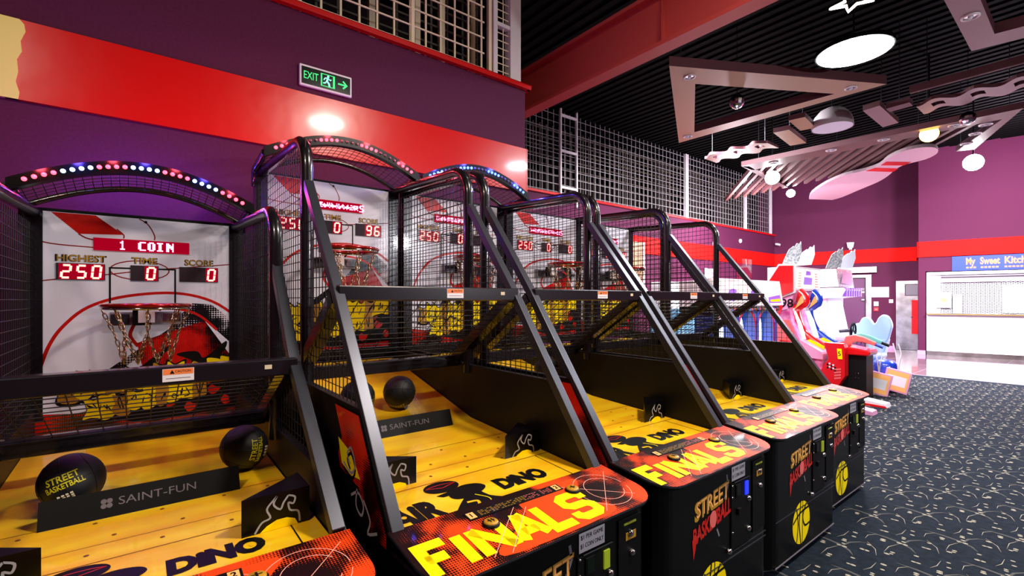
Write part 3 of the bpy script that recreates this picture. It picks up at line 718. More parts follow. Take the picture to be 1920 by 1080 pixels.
    # hoop shaped side frames, diagonals, wire nets
    for sgn in (-1, 1):
        y = sgn*.463
        R = .16; hoop = [(BX-.05, y, .9), (BX-.05, y, TOP+.03), (BX-.03, y, TOP+.045), (LX-R, y, TOP)]
        for a in range(15, 91, 15): hoop.append((LX-R+R*math.sin(math.radians(a)), y, TOP-R+R*math.cos(math.radians(a))))
        hoop.append((LX, y, PAN+.3)); hoop.append((LX-.0, y, PAN-.05))
        b = MB(); b.tube(hoop, .030, 'tube', 10); sf = b.build('side_frame', t)
        b = MB(); b.tube([(BX-.03, y, TOP+.05), (BX-.03, y, .9)], .038, 'tube', 4, square=True); b.build('rear_post', t)
        b = MB()
        e = V((DT[0]-DB[0], 0, DT[1]-DB[1])).normalized()
        b.tube([(DB[0]-.0, y, DB[1]+.0), (BAR[0], y, BAR[1]), (DT[0]+.02, y, DT[1])], .021, 'steelbar', 4, square=True); b.build('diagonal_bar', t, bevel=.003)
        b = MB(); n_ = 0
        def topz(xx):
            z = TOP-.02
            dx = xx
            if dx > DT[0]:
                if dx > BAR[0]: z2 = DB[1]+(dx-DB[0])*(BAR[1]-DB[1])/(BAR[0]-DB[0])
                else: z2 = BAR[1]+(dx-BAR[0])*(DT[1]-BAR[1])/(DT[0]-BAR[0])
                z = min(z, z2)
            return z
        def frontx(z):
            if z > DT[1]: return LX-.02 if z < TOP-.08 else LX-.08
            if z > BAR[1]: return BAR[0]+(z-BAR[1])*(DT[0]-BAR[0])/(DT[1]-BAR[1])
            return DB[0]+(z-DB[1])*(BAR[0]-DB[0])/(BAR[1]-DB[1])
        yy = sgn*.47; xx = BX
        while xx < tx-.02:
            b.tube([(xx, yy, PAN), (xx, yy, topz(xx))], .0022, 'wire', 4, caps=False); xx += .045
        z = PAN+.04
        while z < TOP-.02:
            b.tube([(BX, yy+.003, z), (frontx(z), yy+.003, z)], .0022, 'wire', 4, caps=False); z += .045
        b.build('side_net', t)
        b = MB(); b.tube([(BAR[0]-.02, sgn*.455, BAR[1]-.02), (LOW[0], sgn*.455, LOW[1])], .030, 'tube', 4, square=True); b.build('brace', t)
    # cross bars and the tilted guard net between them
    b = MB(); b.box(BAR[0]-.035, BAR[0]+.03, -.47, .47, BAR[1]-.036, BAR[1]+.03, 'tube'); cb = b.build('cross_bar', t, bevel=.006)
    b = MB(); b.box(BAR[0]+.0302, BAR[0]+.0312, .035, .125, BAR[1]-.022, BAR[1]+.022, 'white'); b.box(BAR[0]+.0312, BAR[0]+.0318, .037, .123, BAR[1]+.002, BAR[1]+.021, 'warn')
    b.face([(BAR[0]+.0322, .055, BAR[1]+.005), (BAR[0]+.0322, .069, BAR[1]+.005), (BAR[0]+.0322, .062, BAR[1]+.018)], 'ink')
    fcb = FR((BAR[0]+.0322, .088, BAR[1]+.012), (0, 1, 0), (0, 0, 1)); b.text('CAUTION', (.005, 0), .012, fcb, 0, 'ink', fit=.045)
    b.box(BAR[0]+.0312, BAR[0]+.0318, .045, .115, BAR[1]-.012, BAR[1]-.010, 'grey'); b.build('warning_label', cb)
    b = MB(); b.box(BAR[0]+.0302, BAR[0]+.0312, .35, .375, BAR[1]-.006, BAR[1]+.010, 'dirty'); b.build('small_label', cb)
    b = MB(); b.box(LOW[0]-.03, LOW[0]+.03, -.455, .455, LOW[1]-.04, LOW[1]+.03, 'tube'); b.build('lower_bar', t, bevel=.006)
    b = MB(); y = -.44
    while y < .45: b.tube([(BAR[0]-.02, y, BAR[1]-.03), (LOW[0]+.02, y, LOW[1]+.02)], .0022, 'wire', 4, caps=False); y += .075
    for i in range(1, 14):
        f_ = i/14; b.tube([(BAR[0]+(LOW[0]-BAR[0])*f_, -.455, BAR[1]+(LOW[1]-BAR[1])*f_), (BAR[0]+(LOW[0]-BAR[0])*f_, .455, BAR[1]+(LOW[1]-BAR[1])*f_)], .0022, 'wire', 4, caps=False)
    b.build('guard_net', t)
    # backboard
    T = 1.20; fb = FR((BX, 0, BT), (0, 1, 0), (0, 0, 1))
    b = MB(); rc = .035
    outl = arcpts(.485-rc, -rc, rc, 0, 90, 5)+arcpts(-.485+rc, -rc, rc, 90, 180, 5)+[(-.485, -T), (.485, -T)]
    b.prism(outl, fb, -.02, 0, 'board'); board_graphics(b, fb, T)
    b.box(BX-.03, BX+.012, -.485, .485, BT-T-.07, BT-T, 'black')
    b.box(BX-.06, BX-.022, -.50, .50, BT-T, BT+.02, 'black')
    bb = b.build('backboard', t)
    def disp(u0, u1, w0, w1, txt, lab, name='score_display'):
        d = MB(); d.prism([(u0, w0), (u1, w0), (u1, w1), (u0, w1)], fb, .0035, .008, 'dispgrey'); h = (w1-w0)*.74
        n = len(txt); cw = .062
        for i, ch in enumerate(txt):
            cx = u1-.036-(n-1-i)*cw; cy = (w0+w1)/2
            d.flat([(cx-.03, w0+.003), (cx+.032, w0+.003), (cx+.032, w1-.003), (cx-.03, w1-.003)], fb, .0084, 'dispred')
            digit(d, ch, cx, cy, h, fb, .0095, 'digit')
        o_ = d.build(name, bb)
        d = MB(); d.text(lab, ((u0+u1)/2, w1+.026), .05, fb, .0035, 'ink', bold=.035, fit=(len(lab)*.030)); d.text(lab, ((u0+u1)/2, w1+.026), .05, fb, .0042, 'gold', bold=.008, fit=(len(lab)*.028)); d.build('heading', bb)
    disp(-.375, -.175, -.362, -.272, high, 'HIGHEST'); disp(-.065, .065, -.362, -.272, '0', 'TIME'); disp(.165, .365, -.362, -.272, score, 'SCORE')
    d = MB(); d.prism([(-.225, -.195), (.215, -.195), (.215, -.125), (-.225, -.125)], fb, .0035, .008, 'dispred')
    px = .0073; x0 = -.118 if msg == '1 COIN' else -.21
    cols = []
    if msg == '1 COIN':
        for ch in msg: cols += [[FONT[ch][r][c] for r in range(7)] for c in range(5)]+[['0']*7]
    else:
        rr_ = random.Random(hash(msg) % 1000 if False else len(msg)*7+ord(msg[0]))
        for q in range(54): k_ = rr_.randint(0, 3); cols.append([('1' if (rr_.random() < .72 and 1 <= r <= 5) else '0') if k_ else ('1' if r in (3, 4) else '0') for r in range(7)])
        for ch in 'S': cols += [['0']*7]+[[FONT[ch][r][c] for r in range(7)] for c in range(5)]
    for i, cc in enumerate(cols):
        r = 0
        while r < 7:
            if cc[r] == '1':
                q = r
                while q < 7 and cc[q] == '1': q += 1
                d.flat([(x0+i*px, -.135-q*px), (x0+(i+.96)*px, -.135-q*px), (x0+(i+.96)*px, -.135-r*px), (x0+i*px, -.135-r*px)], fb, .0092, 'dot'); r = q
            else: r += 1
    d.build('message_display', bb)
    # hoop: mount, rim, chains
    rz_ = -.50; RX = .30 if tall else .30
    d = MB(); d.box(BX+.002, BX+.05, -.155, .175, BT-.615, BT-.54, 'grey'); d.box(BX+.05, BX+.09, -.055, .03, BT-.615, BT-.52, 'black'); d.box(BX+.09, BX+.115, -.03, .045, BT-.60, BT-.53, 'whitepaint')
    d.box(BX+.05, BX+.056, .08, .17, BT-.60, BT-.55, 'chrome'); d.box(BX+.05, BX+.056, -.15, -.07, BT-.61, BT-.55, 'steelbar')
    d.build('rim_mount', bb, bevel=.002)
    d = MB(); cc = (BX+.30, .01, BT+rz_); d.torus(cc, .19, .011, 'rimred', 40, 10); d.torus((cc[0], cc[1], cc[2]-.016), .19, .006, 'chrome', 40, 8)
    d.tube([(BX+.05, .01-.05, BT-.53), (cc[0]-.17, -.05, cc[2])], .007, 'steelbar', 6); d.tube([(BX+.05, .07, BT-.53), (cc[0]-.17, .07, cc[2])], .007, 'steelbar', 6)
    rim = d.build('rim', t)
    d = MB()
    def link(p, dr, tw):
        dr = dr.normalized(); sd = dr.cross(V((.3, .8, .5))).normalized()
        if tw: sd = dr.cross(sd).normalized()
        L_, w_ = .018, .0075
        pts = [p+dr*(L_*a)+sd*(w_*c) for a, c in ((1, 0), (.75, .8), (.3, 1), (-.3, 1), (-.75, .8), (-1, 0), (-.75, -.8), (-.3, -1), (.3, -1), (.75, -.8))]
        d.tube(pts, .0028, 'brasschain', 4, closed=True)
    def chain(p, q):
        p, q = V(p), V(q); n = max(2, int((q-p).length/.027)); dr = q-p
        for i in range(n): link(p+dr*((i+.5)/n), dr, i % 2)
    n8 = 8; R1, R2, R3 = .188, .135, .105
    ring = lambda r, z, o: [(cc[0]+r*math.cos(2*PI*(i+o)/n8), cc[1]+r*math.sin(2*PI*(i+o)/n8), cc[2]+z) for i in range(n8)]
    a, c_, e_ = ring(R1, -.015, 0), ring(R2, -.15, 0), ring(R3, -.30, .5)
    for i in range(n8):
        chain(a[i], c_[i])
        chain(c_[i], e_[i]); chain(c_[i], e_[(i-1) % n8])
    d.build('chain_net', rim)
    # light arch
    if leds:
        b = MB(); ax = BX+.35; rise = .155
        def az(y): return AE+rise*(1-(y/.51)**2)*(1-.12*(y/.51)**2)
        N_ = 28
        ys = [-.51+1.02*i/N_ for i in range(N_+1)]
        fp2 = [(y, az(y)+.032) for y in ys]+[(y, az(y)-.028) for y in reversed(ys)]
        b.prism(fp2, FR((ax, 0, 0), (0, 1, 0), (0, 0, 1)), -.05, 0, 'blackgloss')
        ar = b.build('light_arch', t)
        b = MB(); b.tube([(BX+.01, y, az(y)-.05) for y in ys], .016, 'tube', 6)
        for s_ in (-1, 1): b.tube([(ax-.02, s_*.505, AE), (BX-.02, s_*.50, AE-.03), (BX-.02, s_*.50, TOP-.05)], .022, 'tube', 6)
        b.build('rear_arch', t)
        b = MB()
        for i in range(1, N_, 1): y = ys[i]; b.tube([(ax-.03, y, az(y)), (BX+.01, y, az(y)-.05)], .002, 'wire', 4, caps=False)
        for k_ in range(1, 7): f_ = k_/7; b.tube([(ax-.03+(BX+.04-ax)*f_, y, az(y)-.05*f_) for y in ys], .002, 'wire', 4, caps=False)
        b.build('roof_net', t)
        for i in range(28):
            y = -.465+.93*(i+.5)/28; g = i//4
            b = MB(); mm = leds[g]
            b.lathe([(.0105, 0), (.010, .005), (.006, .010), (.0001, .012)], (ax, y, az(y)+.002), mm, 10, 'X'); b.build('led', ar)
        for g in range(7):
            if leds[g] == 'led_off': continue
            y = -.465+.93*(g*4+2)/28
            colr = {'led_red': (1, .06, .1), 'led_blue': (.08, .08, 1), 'led_ice': (.10, .06, 1)}[leds[g]]
            l = light('POINT', (0, 0, 0), {'led_red': 2.2, 'led_blue': 3.0, 'led_ice': 2.5}[leds[g]], colr, .02); l.parent = ar; l.location = (ax+.03, y, az(y)+.045)
            l.name = 'led_glow'
            l = light('POINT', (0, 0, 0), {'led_red': .35, 'led_blue': .4, 'led_ice': 4.0}[leds[g]], colr, .02); l.parent = ar; l.location = (-3.70-loc[0], y, az(y)+.06); l.name = 'led_glow'  # second light added near the wall for a halo behind the arch
    return t

YC = [.03, 1.105, 2.155, 3.205, 4.215]
m1 = machine('lower basketball machine nearest the camera, red and blue lights on its arch', (-1.20, YC[0], 0), tall=False, leds=['led_red', 'led_ice', 'led_red', 'led_ice', 'led_red', 'led_ice', 'led_red'])
m2 = machine('tall basketball machine with all red lights on its arch and score 96', (-1.10, YC[1], 0), leds=['led_red', 'led_off', 'led_red', 'led_off', 'led_red', 'led_off', 'led_red'], score='96', msg='abcdef')
m3 = machine('basketball machine with blue arch lights and small blue lit coin slot', (-1.10, YC[2], 0), leds=['led_blue', 'led_off', 'led_blue', 'led_off', 'led_blue', 'led_off', 'led_blue'], msg='kqwe', glow='blue')
m4 = machine('basketball machine without light arch, between the blue lit one and the last', (-1.12, YC[3], 0), msg='zxcvb')
m5 = machine('last basketball machine in the row, farthest from camera beside the carpet aisle', (-1.22, YC[4], 0), score='04', msg='hjklmn')

# ------------------------------------------------------------------ basketballs
def basketball(label, loc, rot, r=.093):
    o = None
    b = MB(); b.sphere((0, 0, 0), r, 'ball', 32, 20)
    for ax in 'XYZ': b.torus((0, 0, 0), r-.0005, .0016, 'ballrib', 40, 5, ax)
    for s_ in (-1, 1):
        pts = []
        for i in range(40):
            a = 2*PI*i/40; p = V((math.cos(a)*.62, s_*(.62+.16*math.cos(2*a)), math.sin(a)*.75)).normalized()*(r-.0004); pts.append(p)
        b.tube(pts, .0016, 'ballrib', 5, closed=True)
    for txt, v0, sz, mm, w_ in (('STREET', .022, .032, 'ballyellow', .095), ('BASKETBALL', -.004, .026, 'ballyellow', .11)):
        vs, fs, wd = glyphs(txt, .02, 'CENTER', 1.0); pts = []
        for x, y in vs:
            a = x*w_/wd/r; e = (v0+y*sz)/r
            pts.append(V((math.cos(a)*math.cos(e), math.sin(a)*math.cos(e), math.sin(e)))*(r+.0008))
        b.raw(pts, fs, mm)
    for q in range(4):
        for k in range(3):
            a = (-.03+q*.013)/r; e = (-.034-k*.008)/r; p = V((math.cos(a)*math.cos(e), math.sin(a)*math.cos(e), math.sin(e)))*(r+.0008)
            b.face([p+V((0, -.004, -.003)), p+V((0, .004, -.003)), p+V((0, .004, .003)), p+V((0, -.004, .003))], 'dirty')
    o = b.build('basketball'); o.location = loc; o.rotation_euler = rot
    return tag(o, label, 'ball', 'black basketballs on the lanes')
basketball('black basketball with yellow lettering at left of nearest lane', (-2.30, -.185, .895), (math.radians(20), math.radians(-10), math.radians(-8)), .094)
basketball('black basketball at right of nearest lane beside the side panel', (-2.36, .365, .895), (math.radians(80), math.radians(0), math.radians(30)), .094)
basketball('left black basketball on the lane under the red arch lights', (-2.62, .965, .995), (2, .4, 1), .094)
basketball('right black basketball on the lane under the red arch lights', (-2.62, 1.215, .995), (.3, 1.2, -.5), .094)
basketball('black basketball on the lane of the blue arch machine', (-2.70, 2.46, 1.015), (1, .2, 2), .094)

# ================================================================== FAR WALL THINGS
def wthing(name, label, cat, A, s, z, group=None, out=0.0):
    p = V((A[0]+tt.x*s+tt.y*out, A[1]+tt.y*s-tt.x*out, z))
    return thing(name, label, cat, p, group, ANG)
# purple door with steel frame
b = MB(); b.box(2.02, 2.60, .06, .10, .01, 2.23, 'doorpurple')
b.box(2.08, 2.30, .05, .06, 1.86, 1.97, 'white'); b.box(2.30, 2.58, .05, .06, 1.84, 1.92, 'grey'); b.box(2.2, 2.58, .045, .06, 1.76, 1.81, 'white')
d1 = struct(onwall(b, 'door_1', AF))
b = MB(); b.box(2.62, 2.76, -.03, .1, 0, 2.33, 'stainless'); b.box(1.84, 2.76, -.03, .1, 2.25, 2.34, 'stainless'); b.box(1.84, 2.02, -.02, .1, 0, 2.25, 'pink'); b.build('door_frame', d1)
b = MB(); b.box(2.50, 2.58, .0, .05, 1.52, 1.56, 'chrome'); b.box(2.54, 2.57, .03, .05, 1.48, 1.60, 'steelbar'); b.build('door_handle', d1)
b = MB(); b.box(1.78, 1.80, .0, .012, 0, 0, 'white')
t = wthing('door_closer_cover', 'long steel cover box mounted above the purple door', 'door cover', AF, 2.38, 2.40, out=.01)
b = MB(); b.box(-.52, .52, -.12, .0, 0, .19, 'stainless'); b.build('cover', t, bevel=.008)
# stainless door
b = MB(); b.box(3.37, 3.95, -.03, 0, .01, 2.12, 'stainless'); b.box(3.60, 3.95, -.035, -.03, 1.68, 2.0, 'grey'); b.box(3.58, 3.97, -.034, -.03, 1.66, 2.02, 'chrome'); d2 = struct(onwall(b, 'door_2', AF))
b = MB(); b.box(3.72, 3.77, -.07, -.03, 1.0, 1.02, 'chrome'); b.build('door_handle', d2)
t = wthing('hanging_banner', 'narrow red board hanging on the stainless steel door', 'board', AF, 3.85, .50, out=.05)
b = MB(); b.box(-.11, .11, 0, .01, 0, 1.03, 'redpl'); b.build('board', t)
t = wthing('notice_sign', 'white rectangular notice beside the purple door', 'sign', AF, 2.98, 1.62)
b = MB(); b.box(-.22, .22, -.012, 0, 0, .32, 'white'); 
for q in range(4): b.box(-.18, .18-.05*(q % 2), -.0135, -.012, .05+.06*q, .062+.06*q, 'cable')
b.build('sign_panel', t)
t = wthing('fire_alarm_point', 'small white and red alarm box under the white notice', 'fire alarm', AF, 2.88, 1.18)
b = MB(); b.box(-.06, .06, -.03, 0, .16, .30, 'white'); b.build('upper_box', t); b = MB(); b.box(-.06, .06, -.04, 0, 0, .12, 'redpl'); b.box(-.03, .03, -.042, -.04, .03, .08, 'salmon'); b.build('call_point', t)
t = wthing('wall_switch', 'white square switch on the purple wall by the steel door', 'switch', AF, 3.25, 1.44)
b = MB(); b.box(-.05, .05, -.012, 0, 0, .11, 'white'); b.box(-.02, .02, -.018, -.012, .035, .075, 'whitepaint'); b.build('plate', t)
t = wthing('wall_speaker', 'small white speaker on the upper far purple wall', 'speaker', AF, 2.22, 3.17)
b = MB(); b.prism([(-.10, .23), (.10, .23), (.07, .05), (-.07, .05)], FR((0, 0, 0), (1, 0, 0), (0, 0, 1)), 0, .12, 'whitepaint'); b.build('housing', t, bevel=.008); b = MB(); b.box(-.04, .04, -.06, 0, 0, .05, 'whitepaint'); b.build('bracket', t)
t = wthing('security_camera', 'tiny white camera in the far corner above the red strip', 'camera', AF, .12, 3.48, out=.05)
b = MB(); b.tube([(0, .04, .06), (0, -.03, .03)], .012, 'whitepaint', 8); b.build('arm', t); b = MB(); b.tube([(-.06, -.03, .03), (.08, -.07, -.01)], .04, 'whitepaint', 10); b.build('body', t)
t = thing('smoke_detector', 'tiny white round detector on the far left wall above the strip', 'detector', (-7.5, 15.3, 3.44))
b = MB(); b.lathe([(.07, 0), (.06, .04), (.0001, .05)], (0, 0, 0), 'whitepaint', 14, 'X'); b.build('body', t)
t = thing('security_camera', 'dark dome camera on the red strip of the far left wall', 'camera', (-7.475, 13.6, 3.22))
b = MB(); b.lathe([(.07, 0), (.07, .03)], (0, 0, 0), 'whitepaint', 14, 'X'); b.build('base', t); b = MB(); b.sphere((.04, 0, -.02), .05, 'blackgloss', 12, 8); b.build('dome', t)

# ------------------------------------------------------------------ kitchen counter
t = wthing('kitchen_sign', 'blue kitchen sign with orange lettering over the serving hatch', 'sign', AP, .69, 2.32)
b = MB(); b.box(0, 2.9, -.03, 0, 0, .39, 'signblue'); b.build('sign_board', t)
b = MB(); fk = FR((0, -.03, 0), (1, 0, 0), (0, 0, 1))
b.text('My', (.36, .24), .25, fk, .003, 'signorange', bold=.03, fit=.18); b.text('Sweet', (.73, .24), .25, fk, .003, 'signorange', bold=.03, fit=.37); b.text('Kitchen', (1.28, .24), .25, fk, .003, 'signorange', bold=.03, fit=.56)
for x0, x1 in ((.28, .45), (.56, .88), (1.0, 1.4), (1.5, 1.9)):
    x = x0
    while x < x1: b.flat([(x, .06), (x+.05, .06), (x+.05, .10), (x, .10)], fk, .003, 'signorange'); x += .07
b.build('sign_lettering', t)
t = wthing('serving_counter', 'long white kitchen counter front below the serving hatch', 'counter', AP, .17, 0)
b = MB(); b.box(0, 4.0, -.06, .2, .12, 1.13, 'counter'); b.build('front_panel', t)
b = MB(); b.box(0, 4.0, -.03, .2, .002, .12, 'stainless'); b.build('kick_plate', t)
b = MB(); b.box(-.0, 4.0, -.16, .25, 1.13, 1.17, 'stainless'); b.box(0, 4.0, -.162, -.16, 1.135, 1.15, 'gold'); b.build('counter_top', t, bevel=.004)
b = MB(); b.box(.0, .08, -.04, .1, 1.17, 2.30, 'white'); b.box(0, 4.0, -.04, .1, 2.22, 2.30, 'counter'); b.box(.08, .30, .02, .1, 1.17, 2.22, 'white'); b.box(.30, 4.0, -.03, .1, 2.02, 2.10, 'counter')
b.box(3.9, 4.0, -.04, .1, 1.17, 2.3, 'white')
st = wthing('serving_hatch', 'white framed serving hatch with closed white lattice shutter', 'hatch', AP, .17, 0)
b.build('frame', st)
b = MB(); b.box(.30, 3.9, -.03, .06, 2.10, 2.20, 'grey'); b.box(.30, 3.9, -.035, -.03, 2.14, 2.16, 'chrome'); b.build('shutter_box', st)
b = MB()
# expanded lattice: two families of slanted strips over a dark panel coloured as shade
z0, z1, x0, x1 = 1.17, 2.02, .30, 3.9
k = -1.0
pitch = .085
while x0+k < x1:
    for sg in (1, -1):
        pts = []
        xs = x0+k; n = int((z1-z0)/.0425)
        for i in range(n+1):
            xx = xs+((i % 2)*pitch if sg > 0 else (1-(i % 2))*pitch)
            if x0 <= xx <= x1: pts.append((xx, z0+i*(z1-z0)/n))
        if len(pts) > 1: b.ribbon(pts, .013, FR((0, .04, 0), (1, 0, 0), (0, 0, 1)), 0, 'white')
    k += pitch
b.build('shutter_lattice', st)
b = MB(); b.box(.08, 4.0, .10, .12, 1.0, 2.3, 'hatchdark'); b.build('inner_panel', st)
b = MB(); b.box(.1, .3, -.02, .02, 1.30, 1.62, 'white')
t = wthing('menu_card', 'small white menu card with a picture taped at left of hatch', 'card', AP, .52, 1.32, out=.03)
b = MB(); b.box(-.16, .16, -.004, 0, 0, .42, 'white'); b.flat([(-.06, .16), (.08, .15), (.05, .27), (-.04, .28)], FR((0, -.004, 0), (1, 0, 0), (0, 0, 1)), .001, 'tagorange'); b.build('card', t)
t = wthing('notice_paper', 'tall white paper standing upright on the counter ledge', 'paper', AP, .80, 1.172, out=.03)
b = MB(); b.box(-.09, .09, -.006, 0, 0, .50, 'white'); b.build('sheet', t)
t = wthing('menu_board', 'large blank white board with added glow at right of the hatch', 'board', AP, 2.15, 1.20, out=.03)
b = MB(); b.box(-.50, 1.2, -.02, 0, 0, .72, 'boardglow'); b.build('panel', t)

# ================================================================== FAR ARCADE MACHINES
# coin pusher with wide pink marquee, front at X=-3.4
t = thing('coin_pusher_machine', 'wide pink and white prize machine with glowing arched windows', 'arcade machine', (-3.4, 7.20, 0))
b = MB(); b.box(-1.0, 0, -1.1, 1.1, 0, .80, 'hotpink'); b.box(-1.0, .02, -1.12, 1.12, .74, .80, 'bluepl'); b.build('cabinet', t)
b = MB(); b.box(-1.0, -.5, -1.05, 1.05, .8, 1.40, 'blueglow'); b.build('back_panel', t)
fq = FR((-.02, 0, .8), (0, 1, 0), (0, 0, 1))
for cy in (-.62, .0, .62):
    b = MB(); pts = [(cy-.26, 0)]+[(cy-.26*math.cos(math.radians(a)), .25+.30*math.sin(math.radians(a))) for a in range(0, 181, 15)]+[(cy+.26, 0)]
    b.flat(pts, FR((-.2, 0, .8), (0, 1, 0), (0, 0, 1)), 0, 'screen'); b.build('lit_window', t)
    b = MB(); b.ribbon([(cy-.29, 0)]+[(cy-.29*math.cos(math.radians(a)), .25+.34*math.sin(math.radians(a))) for a in range(0, 181, 15)]+[(cy+.29, 0)], .05, fq, 0, 'redpl'); b.build('arch_trim', t)
for cy in (-.95, -.31, .31, .95): b = MB(); b.box(-.3, .0, cy-.03, cy+.03, .8, 1.38, 'bluepl'); b.build('divider', t)
b = MB(); b.box(-.5, .0, -1.05, 1.05, 1.36, 1.44, 'blackgloss')
r_ = random.Random(11)
for i in range(46): b.sphere((.0, -1.0+i*.044, 1.40+.015*r_.uniform(-1, 1)), .022, ['purpleart', 'signorange', 'bluepl', 'gold', 'salmon', 'teal'][i % 6], 8, 6)
b.build('coloured_light_band', t)
b = MB(); b.prism([(-.02, 1.44), (.06, 1.46), (.0, 1.84), (-.5, 1.80), (-.5, 1.44)], FR((0, 0, 0), (1, 0, 0), (0, 0, 1)), -1.06, 1.06, 'marquee', 'marquee')
fm_ = (V((.06, 0, 1.46)), V((0, 1, 0)), V((-.06, 0, .38)).normalized())
for q in (-.55, .1): 
    b.flat(smoothpath([(q-.14, .08), (q-.10, .20), (q, .24), (q+.12, .22), (q+.16, .14), (q+.05, .07)], 3, True), fm_, .004, 'purpleart'); b.disc((q+.14, .14), .07, .06, fm_, .006, 'white', 12)
b.flat([(.55, .03), (.98, .03), (.98, .16), (.55, .12)], fm_, .004, 'purpleart'); b.flat([(.60, .05), (.95, .05), (.95, .10), (.60, .08)], fm_, .006, 'yellow')
b.build('marquee', t)
b = MB(); b.box(-.42, -.41, .45, .98, 1.80, 2.22, 'glass'); b.build('clear_topper', t)

# notice board and white sign behind the last basketball machines
t = thing('wall_board', 'brown pin board on the far left wall seen behind the last basketball machine', 'board', (-7.47, 9.6, 1.9))
b = MB(); b.box(0, .03, -1.2, .5, 0, 1.1, 'tan'); b.box(.0, .05, .5, .56, 0, 1.1, 'whitepaint'); b.build('panel', t)
t = thing('cash_kiosk', 'white boxy kiosk behind the last basketball machine', 'kiosk', (-6.2, 9.9, 0))
b = MB(); b.box(-.5, 0, -.5, .55, 0, 1.95, 'whitepaint'); b.build('body', t, bevel=.02); b = MB(); b.box(0, .01, -.4, .45, 1.1, 1.8, 'screen'); b.build('display', t)
t = thing('notice_sign', 'small white notice on the far left wall', 'sign', (-7.47, 13.35, 2.05))
b = MB(); b.box(0, .02, -.25, .25, 0, .42, 'white'); b.box(.02, .024, -.1, .15, .08, .12, 'redpl'); b.box(.02, .024, -.18, .18, .25, .27, 'grey'); b.build('sign_panel', t)

# red and white water gun cabinet marked 98
t = thing('shooting_arcade_machine', 'red and white game cabinet with number 98 on its pink side', 'arcade machine', (-3.3, 9.15, 0))
sd = lambda y: FR((0, y, 0), (1, 0, 0), (0, 0, 1))
b = MB(); b.prism([(-.24, 2.12), (-.02, 2.11), (-.02, 1.68), (-.25, 1.58), (-.42, 1.84)], sd(-.55), 0, .02, 'redpl')
b.prism([(-.26, 2.15), (.01, 2.14), (.01, 1.66), (-.27, 1.55), (-.45, 1.84)], sd(-.548), -.02, -.0, 'whitepaint'); b.build('head_side_panel', t)
b = MB(); b.box(-.45, 0, -.52, .55, 1.70, 2.10, 'whitepaint'); b.flat([(-.50, 1.73), (.52, 1.73), (.52, 2.07), (-.50, 2.07)], FR((.002, 0, 0), (0, 1, 0), (0, 0, 1)), 0, 'marquee')
fh = FR((.004, 0, 0), (0, 1, 0), (0, 0, 1))
for pts in ([(-.1, 1.96), (.12, 1.97), (.1, 2.03), (-.08, 2.04)], [(-.2, 1.80), (.15, 1.80), (.18, 1.92), (-.16, 1.93)]): b.flat(pts, fh, 0, 'purpleart')
for q in range(6): b.flat([(-.45+.01*q, 1.76+q*.045), (-.3, 1.76+q*.045), (-.3, 1.775+q*.045), (-.45+.01*q, 1.775+q*.045)], fh, 0, 'tagorange'); b.flat([(.3, 1.76+q*.045), (.45-.01*q, 1.76+q*.045), (.45-.01*q, 1.775+q*.045), (.3, 1.775+q*.045)], fh, 0, 'signorange')
b.build('marquee', t)
b = MB(); prof = [(-.30, 1.56), (.0, 1.68), (-.10, 1.40), (-.07, 1.18), (.06, .86), (.39, .66), (.39, 0), (-.7, 0), (-.7, 1.56)]
b.prism(prof, sd(-.50), -1.0, 0, 'hotpink')
b.prism([(-.30, 1.53), (-.03, 1.63), (-.13, 1.38), (-.3, 1.34)], sd(-.50), .0, .012, 'pink'); b.build('body', t)
b = MB(); b.text('98', (-.135, 1.475), .20, sd(-.50), .016, 'blackgloss', bold=.02, fit=.2); b.build('number', t)
b = MB(); b.prism([(-.36, 1.36), (-.26, 1.50), (-.2, 1.42), (-.28, 1.2)], sd(-.50), .013, .02, 'redpl'); b.prism([(-.1, 1.2), (-.02, 1.0), (-.12, .8), (-.3, .8), (-.3, 1.2)], sd(-.5), .013, .02, 'salmon'); b.build('side_art', t)
for q, (yy, mm) in enumerate(((-.30, 'redpl'), (.28, 'bluepl'))):
    fx = FR((0, 0, 0), (0, 1, 0), (0, 0, 1))
    path = [(-.05, yy+.0, 1.66), (.04, yy-.0, 1.56), (.02, yy-.04, 1.44), (-.08, yy-.02, 1.36), (-.05, yy+.03, 1.12), (.05, yy+.08, .92), (.25, yy+.10, .76), (.33, yy+.1, .72)]
    b = MB(); b.tube(smoothpath(path, 4), .08, mm, 8, rr=[.10]*8+[.07]*12+[.09]*9); nk = b.build('player_column', t)
    b = MB(); b.prism([(-.05, 1.38), (.04, 1.58), (.07, 1.62), (.09, 1.5)], sd(yy-.125), -.0, .006, 'tagorange'); b.prism([(.08, .85), (.36, .72), (.36, .78), (.15, .88)], sd(yy-.02), 0, .006, 'yellow'); b.build('flash_decal', nk)
for yy in (-.47, .02):
    b = MB(); b.face([(-.06, yy+.0, 1.38), (.08, yy+.02, .88), (.08, yy+.24, .88), (-.06, yy+.26, 1.38)], 'screen'); b.face([(-.055, yy-.01, 1.40), (-.055, yy+.28, 1.40), (-.045, yy+.28, 1.34), (-.045, yy-.01, 1.34)], 'whitepaint'); b.build('screen', t)
b = MB(); b.prism([(.06, .88), (.38, .70), (.40, .66), (.40, .58), (.0, .60)], sd(-.52), -1.04, 0, 'pink'); b.build('control_shelf', t)
b = MB(); b.prism([(-.20, .86), (.03, .84), (.07, .76), (.07, .3), (-.20, .3)], FR((0, -.52, 0), (1, 0, 0), (0, 0, 1)), 0, .12, 'redpl'); b.text('5', (-.02, .56), .16, FR((0, -.64, 0), (1, 0, 0), (0, 0, 1)), .003, 'yellow'); b.build('side_post', t)
